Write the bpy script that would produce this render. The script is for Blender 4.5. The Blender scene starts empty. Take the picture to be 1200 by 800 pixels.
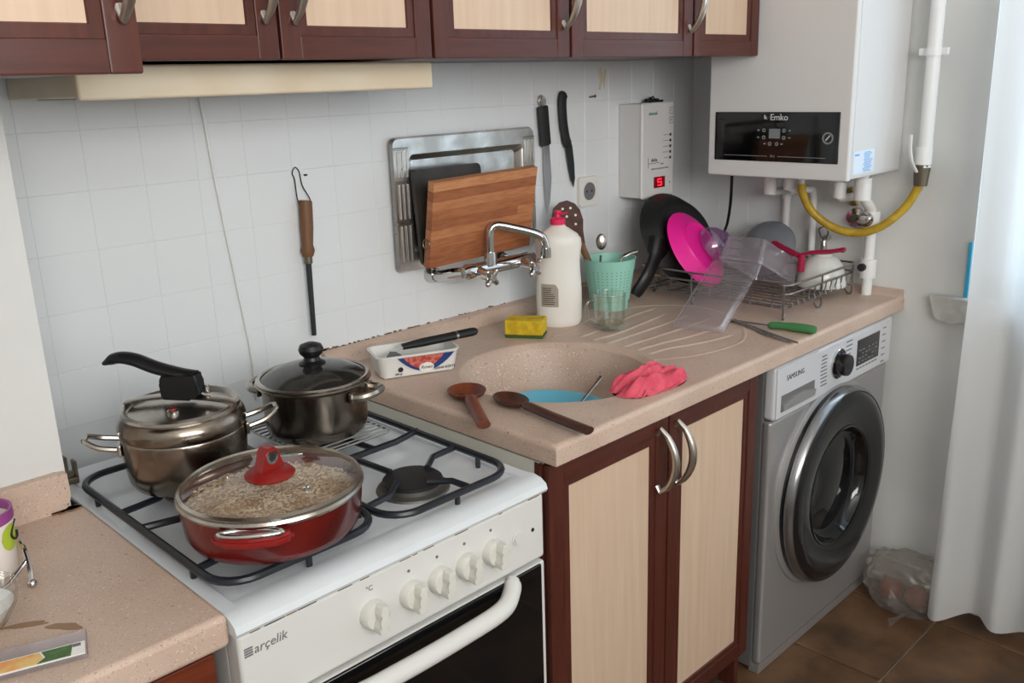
import bpy, bmesh, math, random
from mathutils import Vector, Matrix, noise
random.seed(7)
S = bpy.context.scene
COL = S.collection
PI = math.pi
V = Vector

# ------------------------------------------------------------------ camera
cam = bpy.data.cameras.new('camera'); camo = bpy.data.objects.new('camera', cam); COL.objects.link(camo)
cam.sensor_width = 36.0; cam.lens = 36.0 * 1070.1 / 1200.0; cam.clip_start = 0.02
camo.matrix_world = Matrix(((0.7076250, 0.2147335, -0.6731689, -2.36),
                            (-0.7059044, 0.1729378, -0.6868708, -1.61),
                            (-0.0310778, 0.9612398, 0.2739565, 1.40),
                            (0, 0, 0, 1)))
S.camera = camo

# ------------------------------------------------------------------ world, lights, exposure
w = bpy.data.worlds.new('world'); S.world = w; w.use_nodes = True
bg = w.node_tree.nodes['Background']
bg.inputs['Color'].default_value = (0.93, 0.97, 1.0, 1); bg.inputs['Strength'].default_value = 1.3
def area(name, loc, rot, sx, sy, power, color):
    l = bpy.data.lights.new(name, 'AREA'); l.shape = 'RECTANGLE'; l.size = sx; l.size_y = sy; l.energy = power; l.color = color
    o = bpy.data.objects.new(name, l); COL.objects.link(o); o.location = loc; o.rotation_euler = rot
    return o
area('window_daylight', (0.42, -1.55, 1.55), (0, PI/2, 0), 1.5, 1.5, 22, (0.70, 0.86, 1.0))
area('rear_fill_light', (-2.35, -3.20, 1.83), (PI/2 + 0.38, 0, -0.62), 2.0, 1.0, 62, (1.0, 0.985, 0.96))  # fill lamp added behind the camera, tilted up for ceiling bounce
S.view_settings.view_transform = 'Standard'; S.view_settings.look = 'None'
S.view_settings.gamma = 1.0; S.view_settings.use_curve_mapping = False
S.view_settings.exposure = 0.0

# ------------------------------------------------------------------ materials
def lin(c): return tuple(((x/255)/12.92 if x/255 <= 0.04045 else ((x/255+0.055)/1.055)**2.4) for x in c)
MATS = {}
def mat(name, rgb, rough=0.5, metal=0.0, rgb2=None, scale=20, thr=(0.4, 0.6), stretch=(1, 1, 1), bump=0, bscale=60,
        trans=0.0, alpha=1.0, emit=0.0, ior=1.45, coat=0.0, detail=4, rough2=None, spec=0.5, subs=0.0):
    m = bpy.data.materials.new(name); m.use_nodes = True
    nt = m.node_tree; N = nt.nodes; L = nt.links; b = N['Principled BSDF']
    c = lin(rgb) + (1,)
    b.inputs['Base Color'].default_value = c; b.inputs['Roughness'].default_value = rough; b.inputs['Metallic'].default_value = metal
    b.inputs['IOR'].default_value = ior; b.inputs['Transmission Weight'].default_value = trans; b.inputs['Alpha'].default_value = alpha
    b.inputs['Coat Weight'].default_value = coat; b.inputs['Specular IOR Level'].default_value = spec
    if subs: b.inputs['Subsurface Weight'].default_value = subs; b.inputs['Subsurface Radius'].default_value = (0.01, 0.01, 0.01)
    if emit: b.inputs['Emission Color'].default_value = c; b.inputs['Emission Strength'].default_value = emit
    if rgb2 or bump:
        tc = N.new('ShaderNodeTexCoord'); mp = N.new('ShaderNodeMapping'); mp.inputs['Scale'].default_value = stretch
        L.new(tc.outputs['Object'], mp.inputs['Vector'])
    if rgb2:
        n = N.new('ShaderNodeTexNoise'); n.inputs['Scale'].default_value = scale; n.inputs['Detail'].default_value = detail
        L.new(mp.outputs[0], n.inputs['Vector'])
        r = N.new('ShaderNodeValToRGB'); r.color_ramp.elements[0].position = thr[0]; r.color_ramp.elements[1].position = thr[1]
        r.color_ramp.elements[0].color = c; r.color_ramp.elements[1].color = lin(rgb2) + (1,)
        L.new(n.outputs['Fac'], r.inputs['Fac']); L.new(r.outputs['Color'], b.inputs['Base Color'])
        if rough2 is not None:
            mr = N.new('ShaderNodeMapRange'); mr.inputs['From Min'].default_value = thr[0]; mr.inputs['From Max'].default_value = thr[1]
            mr.inputs['To Min'].default_value = rough; mr.inputs['To Max'].default_value = rough2
            L.new(n.outputs['Fac'], mr.inputs['Value']); L.new(mr.outputs[0], b.inputs['Roughness'])
    if bump:
        n2 = N.new('ShaderNodeTexNoise'); n2.inputs['Scale'].default_value = bscale; n2.inputs['Detail'].default_value = 3
        L.new(mp.outputs[0], n2.inputs['Vector'])
        bp = N.new('ShaderNodeBump'); bp.inputs['Strength'].default_value = bump; bp.inputs['Distance'].default_value = 0.002
        L.new(n2.outputs['Fac'], bp.inputs['Height']); L.new(bp.outputs[0], b.inputs['Normal'])
    MATS[name] = m
    return m
def thin(name, rgb, fac=0.12, rough=0.03, diffuse=0.0, drgb=(255, 255, 255)):
    """thin clear sheet: mostly see-through, some gloss, optional milky share"""
    m = bpy.data.materials.new(name); m.use_nodes = True
    nt = m.node_tree; N = nt.nodes; L = nt.links
    for n in list(N): N.remove(n)
    out = N.new('ShaderNodeOutputMaterial'); t = N.new('ShaderNodeBsdfTransparent'); t.inputs[0].default_value = lin(rgb) + (1,)
    g = N.new('ShaderNodeBsdfGlossy'); g.inputs['Roughness'].default_value = rough
    mx = N.new('ShaderNodeMixShader'); fr = N.new('ShaderNodeFresnel'); fr.inputs['IOR'].default_value = 1.45
    ad = N.new('ShaderNodeMath'); ad.operation = 'MULTIPLY_ADD'; ad.inputs[1].default_value = 0.9; ad.inputs[2].default_value = fac*0.3; ad.use_clamp = True
    geo = N.new('ShaderNodeNewGeometry'); io = N.new('ShaderNodeMapRange')   # a sheet reflects alike from both sides
    io.inputs['To Min'].default_value = 1.45; io.inputs['To Max'].default_value = 1/1.45
    L.new(geo.outputs['Backfacing'], io.inputs['Value']); L.new(io.outputs[0], fr.inputs['IOR'])
    L.new(fr.outputs[0], ad.inputs[0]); L.new(ad.outputs[0], mx.inputs[0])
    src = t.outputs[0]
    if diffuse:
        d = N.new('ShaderNodeBsdfDiffuse'); d.inputs[0].default_value = lin(drgb) + (1,)
        tl = N.new('ShaderNodeBsdfTranslucent'); tl.inputs[0].default_value = lin(drgb) + (1,)
        m1 = N.new('ShaderNodeMixShader'); m1.inputs[0].default_value = 0.5; L.new(d.outputs[0], m1.inputs[1]); L.new(tl.outputs[0], m1.inputs[2])
        m2 = N.new('ShaderNodeMixShader'); m2.inputs[0].default_value = diffuse; L.new(t.outputs[0], m2.inputs[1]); L.new(m1.outputs[0], m2.inputs[2])
        src = m2.outputs[0]
    L.new(src, mx.inputs[1]); L.new(g.outputs[0], mx.inputs[2]); L.new(mx.outputs[0], out.inputs[0])
    MATS[name] = m
    return m
def curtain_mat():
    m = bpy.data.materials.new('curtain_sheer'); m.use_nodes = True
    nt = m.node_tree; N = nt.nodes; L = nt.links
    for n in list(N): N.remove(n)
    out = N.new('ShaderNodeOutputMaterial'); d = N.new('ShaderNodeBsdfDiffuse'); tl = N.new('ShaderNodeBsdfTranslucent'); t = N.new('ShaderNodeBsdfTransparent')
    d.inputs[0].default_value = lin((238, 238, 236)) + (1,); tl.inputs[0].default_value = lin((236, 240, 244)) + (1,)
    a = N.new('ShaderNodeMixShader'); a.inputs[0].default_value = 0.5; b = N.new('ShaderNodeMixShader'); b.inputs[0].default_value = 0.08
    L.new(d.outputs[0], a.inputs[1]); L.new(tl.outputs[0], a.inputs[2]); L.new(a.outputs[0], b.inputs[1]); L.new(t.outputs[0], b.inputs[2]); L.new(b.outputs[0], out.inputs[0])
    MATS['curtain'] = m
curtain_mat()
def counter_mat():
    m = mat('counter', (203, 179, 162), 0.42, rgb2=(191, 166, 149), scale=9, thr=(0.35, 0.65), detail=6)
    nt = m.node_tree; N = nt.nodes; L = nt.links; b = N['Principled BSDF']
    base = b.inputs['Base Color'].links[0].from_socket
    tc = N.new('ShaderNodeTexCoord'); src = base
    for sc, th, c in ((380, 0.69, (168, 140, 122)), (290, 0.715, (214, 196, 182)), (120, 0.76, (160, 130, 112))):
        n = N.new('ShaderNodeTexNoise'); n.inputs['Scale'].default_value = sc; n.inputs['Detail'].default_value = 1
        L.new(tc.outputs['Object'], n.inputs['Vector'])
        r = N.new('ShaderNodeMapRange'); r.inputs['From Min'].default_value = th - 0.04; r.inputs['From Max'].default_value = th
        L.new(n.outputs['Fac'], r.inputs['Value'])
        mx = N.new('ShaderNodeMix'); mx.data_type = 'RGBA'; mx.inputs[7].default_value = lin(c) + (1,)
        L.new(r.outputs[0], mx.inputs[0]); L.new(src, mx.inputs[6]); src = mx.outputs[2]
    L.new(src, b.inputs['Base Color'])
counter_mat()
mat('paint', (222, 222, 219), 0.75, rgb2=(213, 213, 210), scale=3, bump=0.15, bscale=25)
mat('tile', (224, 226, 227), 0.36)
mat('grout', (216, 218, 218), 0.7)
mat('ceiling', (232, 231, 228), 0.85)
mat('floor_tile', (116, 86, 60), 0.38, rgb2=(66, 47, 33), scale=7, thr=(0.35, 0.68), detail=8, bump=0.1, bscale=30)
mat('floor_grout', (150, 140, 124), 0.9)
mat('mahogany', (88, 43, 32), 0.36, rgb2=(70, 33, 25), scale=14, stretch=(6, 6, 0.5), thr=(0.3, 0.7))
mat('mahogany_rail', (88, 43, 32), 0.36, rgb2=(70, 33, 25), scale=14, stretch=(0.5, 6, 6), thr=(0.3, 0.7))
mat('red_wood', (128, 62, 36), 0.3, rgb2=(98, 42, 26), scale=10, stretch=(0.5, 6, 6), thr=(0.3, 0.7))
mat('cream_panel', (213, 187, 163), 0.42, rgb2=(202, 174, 148), scale=9, stretch=(7, 7, 0.35), thr=(0.3, 0.7))
mat('melamine', (214, 212, 200), 0.5)
mat('plinth', (60, 42, 34), 0.6)
mat('satin_nickel', (196, 190, 180), 0.32, metal=1.0)
mat('enamel', (213, 218, 221), 0.24, rgb2=(207, 212, 215), scale=5, coat=0.3)
mat('enamel_panel', (211, 210, 206), 0.32)
mat('knob_white', (210, 208, 199), 0.32)
mat('black_glass', (9, 10, 12), 0.07, coat=0.3)
mat('grate_black', (26, 29, 36), 0.33)
mat('cast_black', (22, 22, 23), 0.55)
mat('burner_alu', (122, 120, 116), 0.5, metal=0.8)
mat('steel', (190, 184, 176), 0.22, metal=1.0, rgb2=(150, 140, 128), scale=9, thr=(0.35, 0.75), rough2=0.34)
mat('steel_stained', (150, 140, 128), 0.2, metal=1.0, rgb2=(84, 64, 46), scale=11, thr=(0.42, 0.72), rough2=0.36)
mat('tray_steel', (214, 212, 208), 0.27, metal=1.0, rgb2=(188, 184, 178), scale=14, rough2=0.42)
mat('chrome', (206, 204, 202), 0.1, metal=1.0)
mat('wire', (150, 148, 146), 0.28, metal=1.0)
mat('black_plastic', (20, 20, 22), 0.38)
mat('soft_black', (28, 29, 31), 0.6)
mat('red_enamel', (100, 19, 16), 0.25, rgb2=(72, 13, 12), scale=8, coat=0.4)
mat('red_plastic', (132, 26, 24), 0.3)
mat('rice', (196, 164, 128), 0.7, rgb2=(158, 112, 72), scale=30, thr=(0.4, 0.7), bump=0.4, bscale=150)
mat('grain', (226, 202, 170), 0.6, rgb2=(190, 146, 100), scale=26, thr=(0.4, 0.7))
thin('lid_glass', (250, 252, 252), 0.25, 0.04, 0.12, (230, 230, 226))
thin('lid_glass_dark', (150, 150, 148), 0.3, 0.08, 0.22, (120, 120, 116))
thin('clear_plastic', (253, 252, 254), 0.2, 0.14, 0.26, (214, 210, 216))
thin('bag_plastic', (252, 251, 250), 0.18, 0.2, 0.36, (190, 182, 174))
thin('glass', (253, 254, 253), 0.3, 0.03)
thin('window_glass', (244, 248, 250), 0.2, 0.02)
mat('brown_wood', (118, 82, 54), 0.5, rgb2=(98, 64, 42), scale=12, stretch=(4, 4, 0.5))
mat('spoon_wood', (126, 62, 34), 0.42, rgb2=(96, 44, 26), scale=10, stretch=(0.8, 4, 4))
mat('spoon_wood_dark', (84, 46, 32), 0.4, rgb2=(62, 34, 24), scale=10, stretch=(0.8, 4, 4))
for i, (a, b_) in enumerate((((186, 124, 82), (172, 110, 70)), ((170, 108, 68), (156, 94, 58)), ((198, 138, 94), (182, 120, 78)), ((160, 98, 62), (146, 86, 52)))):
    mat('bamboo%d' % i, a, 0.5, rgb2=b_, scale=24, stretch=(1, 6, 6))
mat('dark_board', (66, 62, 58), 0.5, rgb2=(50, 47, 45), scale=12)
mat('white_plastic', (224, 222, 216), 0.42, subs=0.1)
mat('hood_cream', (226, 212, 188), 0.4, rgb2=(218, 200, 172), scale=6)
mat('boiler_white', (212, 211, 210), 0.36)
mat('pvc', (226, 226, 224), 0.45)
mat('yellow_hose', (188, 156, 40), 0.4, rgb2=(164, 134, 34), scale=30)
mat('brass_dull', (120, 112, 96), 0.4, metal=0.9)
mat('mint', (150, 206, 188), 0.45, subs=0.1)
mat('sponge_yellow', (218, 186, 44), 0.95, rgb2=(196, 162, 34), scale=60, bump=0.5, bscale=200)
mat('sponge_green', (60, 92, 40), 0.95, bump=0.5, bscale=300)
mat('bottle_white', (232, 228, 220), 0.4, subs=0.12)
mat('pink_cap', (226, 44, 92), 0.45)
mat('label_grey', (164, 154, 138), 0.6)
mat('ink', (34, 34, 36), 0.6)
mat('ink_grey', (110, 110, 112), 0.6)
mat('ink_light', (206, 208, 210), 0.6)
mat('ink_dim', (120, 124, 126), 0.6)
mat('print_teal', (22, 120, 110), 0.6)
mat('print_blue', (38, 62, 118), 0.5)
mat('print_meat', (176, 66, 58), 0.5, rgb2=(206, 116, 100), scale=120, thr=(0.45, 0.55))
mat('print_white', (236, 234, 228), 0.5)
mat('led_red', (255, 20, 40), 0.4, emit=6.0)
mat('led_back', (90, 4, 10), 0.3, emit=0.6)
mat('magenta', (236, 30, 150), 0.35, subs=0.25)
mat('glass_bowl', (190, 150, 200), 0.05)
thin('violet_glass', (214, 196, 226), 0.3, 0.05, 0.18, (206, 170, 222))
thin('grey_glass', (190, 196, 204), 0.3, 0.12, 0.6, (186, 191, 198))
mat('raspberry', (158, 18, 62), 0.4)
mat('porcelain', (206, 206, 200), 0.2, coat=0.3)
mat('cloth_pink', (220, 92, 110), 0.95, rgb2=(206, 76, 96), scale=40, bump=0.5, bscale=300)
mat('green_handle', (62, 122, 72), 0.45)
mat('blade', (196, 196, 198), 0.25, metal=1.0)
mat('dark_blade', (38, 44, 44), 0.4)
mat('blue_plate', (112, 190, 214), 0.35)
mat('wm_silver', (176, 174, 173), 0.40, metal=0.6, spec=0.5)
mat('wm_panel', (214, 214, 217), 0.34, metal=0.15)
mat('wm_side', (128, 126, 125), 0.45, metal=0.4)
mat('wm_ring', (150, 150, 152), 0.22, metal=0.9)
mat('wm_dark', (20, 21, 23), 0.14, coat=0.4)
mat('wm_glass', (10, 11, 13), 0.06, coat=0.5)
mat('droplet', (240, 236, 230), 0.12)
mat('sill', (210, 208, 202), 0.7, rgb2=(188, 186, 180), scale=20, bump=0.5, bscale=40)
mat('blue_strip', (60, 176, 214), 0.5)
mat('onion', (136, 72, 44), 0.5, rgb2=(112, 56, 34), scale=10, stretch=(1, 1, 0.3))
mat('purple_rim', (150, 70, 136), 0.4)
mat('mug_white', (230, 222, 214), 0.3)
mat('lime', (176, 194, 60), 0.4)
mat('sugar', (236, 236, 234), 0.8)
mat('coffee', (140, 108, 78), 0.35)
mat('grime', (92, 66, 44), 0.85, rgb2=(130, 100, 70), scale=60)
mat('packet_green', (96, 130, 60), 0.4, rgb2=(60, 96, 44), scale=60)
mat('packet_orange', (224, 150, 80), 0.4, rgb2=(226, 190, 120), scale=50)
mat('packet_red', (200, 70, 80), 0.4)
mat('wall_stain', (212, 202, 180), 0.8)
mat('rubber', (22, 22, 23), 0.6)
mat('sticker', (214, 226, 240), 0.5)
mat('sticker_blue', (120, 170, 220), 0.5)

# ------------------------------------------------------------------ geometry helpers
def box(bm, x0, x1, y0, y1, z0, z1, bev=0.0, seg=2, M=None):
    r = bmesh.ops.create_cube(bm, size=1.0)
    vs = r['verts']
    for v in vs:
        v.co = V(((x0+x1)/2 + v.co.x*(x1-x0), (y0+y1)/2 + v.co.y*(y1-y0), (z0+z1)/2 + v.co.z*(z1-z0)))
    if bev > 0:
        es = list({e for v in vs for e in v.link_edges})
        rr = bmesh.ops.bevel(bm, geom=es, offset=bev, segments=seg, affect='EDGES', profile=0.5)
        vs = list({v for f in rr['faces'] for v in f.verts} | {v for v in vs if v.is_valid})
    if M is not None:
        bmesh.ops.transform(bm, matrix=M, verts=vs)
    return bm
def nb(): return bmesh.new()
def B(*a, **k): return box(nb(), *a, **k)
def lathe(bm, prof, seg=40, c=(0, 0, 0), M=None, sx=1.0, sy=1.0, capped=False):
    rings = []; c = V(c)
    T = (lambda p: M @ p) if M is not None else (lambda p: p)
    for r, z in prof:
        if r < 1e-6: rings.append([bm.verts.new(T(c + V((0, 0, z))))])
        else: rings.append([bm.verts.new(T(c + V((r*sx*math.cos(2*PI*i/seg), r*sy*math.sin(2*PI*i/seg), z)))) for i in range(seg)])
    for a, b in zip(rings, rings[1:]):
        for i in range(seg):
            j = (i+1) % seg
            if len(a) == 1 and len(b) == 1: continue
            if len(a) == 1: bm.faces.new((a[0], b[i], b[j]))
            elif len(b) == 1: bm.faces.new((a[i], a[j], b[0]))
            else: bm.faces.new((a[i], a[j], b[j], b[i]))
    if capped:
        for rg in (rings[0], rings[-1]):
            if len(rg) > 2: bm.faces.new(rg)
    return bm
def spline(pts, n=8, closed=False):
    pts = [V(p) for p in pts]; out = []; m = len(pts)
    rng = range(m if closed else m-1)
    for i in rng:
        p1 = pts[i]; p2 = pts[(i+1) % m]
        p0 = pts[(i-1) % m] if (closed or i > 0) else p1 + (p1-p2)
        p3 = pts[(i+2) % m] if (closed or i+2 < m) else p2 + (p2-p1)
        for k in range(n):
            t = k/n
            out.append(0.5*((2*p1) + (p2-p0)*t + (2*p0-5*p1+4*p2-p3)*t*t + (3*p1-p0-3*p2+p3)*t**3))
    if not closed: out.append(pts[-1])
    return out
def tube(bm, pts, r, seg=8, closed=False, flat=1.0, cap=True, up=None):
    """sweep; r number or list; flat scales the second axis"""
    pts = [V(p) for p in pts]; n = len(pts)
    rs = r if isinstance(r, (list, tuple)) else [r]*n
    tans = []
    for i in range(n):
        a = pts[(i-1) % n] if (closed or i > 0) else pts[i]
        b = pts[(i+1) % n] if (closed or i < n-1) else pts[i]
        t = (b-a); tans.append(t.normalized() if t.length > 1e-9 else V((0, 0, 1)))
    u = V(up) if up is not None else (V((0, 0, 1)) if abs(tans[0].z) < 0.9 else V((1, 0, 0)))
    rings = []
    for i in range(n):
        t = tans[i]
        u = (u - t*u.dot(t))
        u = u.normalized() if u.length > 1e-6 else t.orthogonal().normalized()
        s = t.cross(u)
        rings.append([bm.verts.new(pts[i] + (s*math.cos(2*PI*k/seg) + u*(flat*math.sin(2*PI*k/seg)))*rs[i]) for k in range(seg)])
    m = n if closed else n-1
    for i in range(m):
        a = rings[i]; b = rings[(i+1) % n]
        for k in range(seg):
            j = (k+1) % seg
            bm.faces.new((a[k], a[j], b[j], b[k]))
    if cap and not closed:
        bm.faces.new(list(reversed(rings[0]))); bm.faces.new(rings[-1])
    return bm
def TB(pts, r, **k): return tube(nb(), pts, r, **k)
def LT(prof, **k): return lathe(nb(), prof, **k)
def prism(bm, outline, z0, z1, M=None):
    T = (lambda p: M @ p) if M is not None else (lambda p: p)
    a = [bm.verts.new(T(V((x, y, z0)))) for x, y in outline]; b = [bm.verts.new(T(V((x, y, z1)))) for x, y in outline]
    n = len(a)
    for i in range(n):
        j = (i+1) % n
        bm.faces.new((a[i], a[j], b[j], b[i]))
    bm.faces.new(list(reversed(a))); bm.faces.new(b)
    return bm
def sph(bm, c, r, seg=16, sc=(1, 1, 1)):
    bmesh.ops.create_uvsphere(bm, u_segments=seg, v_segments=max(6, seg//2), radius=r, matrix=Matrix.Translation(c) @ Matrix.Diagonal((*sc, 1)))
    return bm
def rrect(x0, x1, y0, y1, r, n=6):
    o = []
    for cx, cy, a0 in ((x1-r, y1-r, 0), (x0+r, y1-r, PI/2), (x0+r, y0+r, PI), (x1-r, y0+r, 1.5*PI)):
        for k in range(n+1):
            a = a0 + PI/2*k/n
            o.append((cx + r*math.cos(a), cy + r*math.sin(a)))
    return o
# plane frames: local (a,b,c) -> world.  XZ: facing -y (a=x, b=z, c=out); YZ: facing -x (a=-y, b=z, c=out)
def FXZ(y): return Matrix(((1, 0, 0, 0), (0, 0, -1, y), (0, 1, 0, 0), (0, 0, 0, 1)))
def FYZ(x): return Matrix(((0, 0, -1, x), (-1, 0, 0, 0), (0, 1, 0, 0), (0, 0, 0, 1)))
def ring_faces(bm, outs, M):
    R = []
    for o, c in outs: R.append([bm.verts.new(M @ V((x, y, c))) for x, y in o])
    for a, b in zip(R, R[1:]):
        n = len(a)
        for i in range(n):
            j = (i+1) % n; bm.faces.new((a[i], a[j], b[j], b[i]))
    return R
ORG = {}
def mesh_from(bm, m, smooth=True, angle=38, name='mesh'):
    bmesh.ops.recalc_face_normals(bm, faces=bm.faces)
    me = bpy.data.meshes.new(name); bm.to_mesh(me); bm.free()
    if smooth and len(me.polygons):
        me.polygons.foreach_set('use_smooth', [True]*len(me.polygons))
        me.set_sharp_from_angle(angle=math.radians(angle))
    if m: me.materials.append(MATS[m])
    return me
def obj(name, bm, m, parent=None, local=False, label=None, smooth=True, angle=38):
    me = mesh_from(bm, m, smooth, angle, name)
    o = bpy.data.objects.new(name, me); COL.objects.link(o)
    if parent is not None:
        org = ORG.get(parent.name, V((0, 0, 0)))
        if not local: me.transform(Matrix.Translation(-org))
        o.parent = parent; ORG[o.name] = org
    if label: o['label'] = label
    if smooth: o.modifiers.new('weighted_normal', 'WEIGHTED_NORMAL').keep_sharp = True
    return o
def thing(name, label, cat, loc=(0, 0, 0), rot=(0, 0, 0), group=None, M=None):
    o = bpy.data.objects.new(name, None); COL.objects.link(o); o.empty_display_size = 0.05
    if M is not None: o.matrix_world = M
    else: o.location = loc; o.rotation_euler = rot
    o['label'] = label; o['category'] = cat
    if group: o['group'] = group
    ORG[o.name] = V(loc)
    return o
def single(name, bm, m, label, cat, group=None, origin=None, M=None, angle=38):
    me = mesh_from(bm, m, True, angle, name)
    o = bpy.data.objects.new(name, me); COL.objects.link(o)
    if M is not None: o.matrix_world = M
    elif origin is not None:
        me.transform(Matrix.Translation(-V(origin))); o.location = origin
    o['label'] = label; o['category'] = cat
    o.modifiers.new('weighted_normal', 'WEIGHTED_NORMAL').keep_sharp = True
    if group: o['group'] = group
    ORG[o.name] = V(origin) if origin is not None else V((0, 0, 0))
    return o
def struct(name, bm, m, label, cat):
    o = obj(name, bm, m); o['kind'] = 'structure'; o['label'] = label; o['category'] = cat; ORG[o.name] = V((0, 0, 0))
    return o
def sbox(name, x0, x1, y0, y1, z0, z1, m, label, cat): return struct(name, B(x0, x1, y0, y1, z0, z1), m, label, cat)
def text_bm(s, size, M, ext=0.0004, align='CENTER', shear=0.0, offset=0.0):
    cu = bpy.data.curves.new('txt', 'FONT'); cu.body = s; cu.size = size; cu.extrude = ext; cu.align_x = align; cu.align_y = 'CENTER'; cu.shear = shear
    cu.resolution_u = 3; cu.offset = offset
    o = bpy.data.objects.new('txt', cu); COL.objects.link(o)
    dg = bpy.context.evaluated_depsgraph_get(); dg.update()
    me = bpy.data.meshes.new_from_object(o.evaluated_get(dg))
    bm = nb(); bm.from_mesh(me); bmesh.ops.transform(bm, matrix=M, verts=bm.verts)
    bpy.data.objects.remove(o); bpy.data.curves.remove(cu); bpy.data.meshes.remove(me)
    return bm
def text(s, size, M, m, parent, name='lettering', local=False, **k):
    return obj(name, text_bm(s, size, M, **k), m, parent, local=local, smooth=False)
def frame_n(c, n, spin=0.0):
    """matrix with local z along n at c"""
    n = V(n).normalized(); q = n.to_track_quat('Z', 'Y')
    return Matrix.Translation(c) @ q.to_matrix().to_4x4() @ Matrix.Rotation(spin, 4, 'Z')
def tr(x, y, z): return Matrix.Translation((x, y, z))

# ------------------------------------------------------------------ the room
floor = sbox('floor', -3.6, 0.0, -3.4, 0.0, -0.06, -0.006, 'floor_grout', 'brown stone tiled kitchen floor with pale grout', 'floor')
ft = mesh_from(B(-0.162, 0.162, -0.162, 0.162, -0.008, 0.0, bev=0.0015, seg=1), 'floor_tile', smooth=False, name='floor_tile')
for i in range(-1, 10):
    for j in range(-1, 8):
        cx = -0.115 - 0.33*i - 0.165; cy = -0.873 - 0.33*(j-2) + 0.165
        if cx > 0.06 or cx < -3.4 or cy > 0.1 or cy < -2.6: continue
        if cx > -0.165:   # cut tiles along the right wall
            o = obj('tile', B(-0.113, -0.0, cy-0.162, cy+0.162, -0.008, 0.0, bev=0.0015, seg=1), 'floor_tile', floor); continue
        o = bpy.data.objects.new('tile', ft); COL.objects.link(o); o.location = (cx, cy, 0); o.parent = floor
        o.rotation_euler = (0, 0, random.choice((0, PI/2, PI, -PI/2)))
wall_back = sbox('wall_back', -2.0, 0.1, -0.0022, 0.1, 0.0, 2.55, 'grout', 'white tiled back wall behind stove and sink', 'wall')
wt = mesh_from(B(-0.0490, 0.0490, -0.0030, 0.001, -0.0498, 0.0498, bev=0.0008, seg=1), 'tile', smooth=False, name='wall_tile')
for i in range(20):
    for j in range(6):
        cx = -0.0985*(i+0.5); cz = 0.894 + 0.1*j
        o = bpy.data.objects.new('tile', wt); COL.objects.link(o); o.location = (cx, 0, cz); o.parent = wall_back
        o.rotation_euler = (random.uniform(-.0006, .0006), random.choice((0, PI)), random.uniform(-.0006, .0006))
obj('stain', prism(nb(), [(-0.437, 1.372), (-0.43, 1.395), (-0.436, 1.42), (-0.424, 1.428), (-0.418, 1.405), (-0.412, 1.425), (-0.403, 1.42), (-0.409, 1.395), (-0.412, 1.37), (-0.42, 1.395), (-0.428, 1.37)], 0, 0.0006, M=FXZ(-0.003)), 'wall_stain', wall_back, label='yellow brown stain on white tile')
# right wall with the window opening (y -0.84 .. -2.2, z 0.85 .. 2.25)
wr = nb()
box(wr, 0.0, 0.2, -0.83, 0.1, 0.0, 2.55); box(wr, -0.0022, 0.0, -0.306, 0.0, 0.84, 1.446); box(wr, 0.0, 0.2, -3.4, -2.2, 0.0, 2.55); box(wr, 0.0, 0.2, -2.2, -0.83, 0.0, 0.83); box(wr, 0.0, 0.2, -2.2, -0.83, 2.25, 2.55)
wall_right = struct('wall_right', wr, 'paint', 'white painted end wall behind boiler and curtain', 'wall')
wt2 = mesh_from(B(-0.0030, 0.001, -0.0497, 0.0497, -0.0498, 0.0498, bev=0.0008, seg=1), 'tile', smooth=False, name='wall_tile_end')
for i in range(3):
    for j in range(6):
        o = bpy.data.objects.new('tile', wt2); COL.objects.link(o); o.location = (0, -0.055 - 0.1*i, 0.894 + 0.1*j); o.parent = wall_right
sbox('baseboard_right', -0.014, 0.0, -3.4, -0.03, -0.004, 0.075, 'melamine', 'low white skirting along the end wall', 'baseboard')
sbox('wall_left', -2.9, -1.972, -0.29, 0.1, 0.0, 2.55, 'paint', 'white painted wall pier left of the stove', 'wall')
sbox('wall_side', -3.6, -3.5, -3.4, 0.1, 0.0, 2.55, 'paint', 'plain white side wall of the kitchen', 'wall')
wb_ = nb()  # wall and opening added out of view to keep fill off the floor
box(wb_, -3.6, -3.45, -3.5, -3.4, 0.0, 2.55); box(wb_, -1.25, 0.2, -3.5, -3.4, 0.0, 2.55); box(wb_, -3.45, -1.25, -3.5, -3.4, 0.0, 1.28); box(wb_, -3.45, -1.25, -3.5, -3.4, 2.34, 2.55)
struct('wall_rear_unseen', wb_, 'paint', 'white unseen rear wall, its wide opening added to shape the light', 'wall')
sbox('ceiling', -3.6, 0.2, -3.4, 0.1, 2.55, 2.65, 'ceiling', 'plain white kitchen ceiling', 'ceiling')
win = nb()
for a in ((0.09, 0.15, -0.88, -0.83, 0.83, 2.25), (0.09, 0.15, -2.2, -2.15, 0.83, 2.25), (0.09, 0.15, -2.2, -0.83, 0.83, 0.89), (0.09, 0.15, -2.2, -0.83, 2.19, 2.25), (0.09, 0.15, -1.55, -1.49, 0.83, 2.25)):
    box(win, *a, bev=0.004, seg=1)
window = struct('window_1', win, 'pvc', 'white framed window behind the sheer curtain', 'window')
for y0, y1 in ((-1.49, -0.88), (-2.15, -1.55)): obj('pane', B(0.116, 0.122, y0, y1, 0.89, 2.19), 'window_glass', window)
sl = nb()
prism(sl, [(0.749, 0.846), (2.24, 0.846), (2.24, 0.80), (0.83, 0.79), (0.81, 0.781), (0.795, 0.785), (0.772, 0.788), (0.762, 0.80)], 0.0, 0.034, M=FYZ(0.0))
obj('window_sill', sl, 'sill', window, label='rough white plastered window sill end')
obj('edge_strip', B(-0.006, 0.004, -0.829, -0.821, 0.846, 0.985), 'blue_strip', window, label='bright blue strip along window edge')

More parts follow.
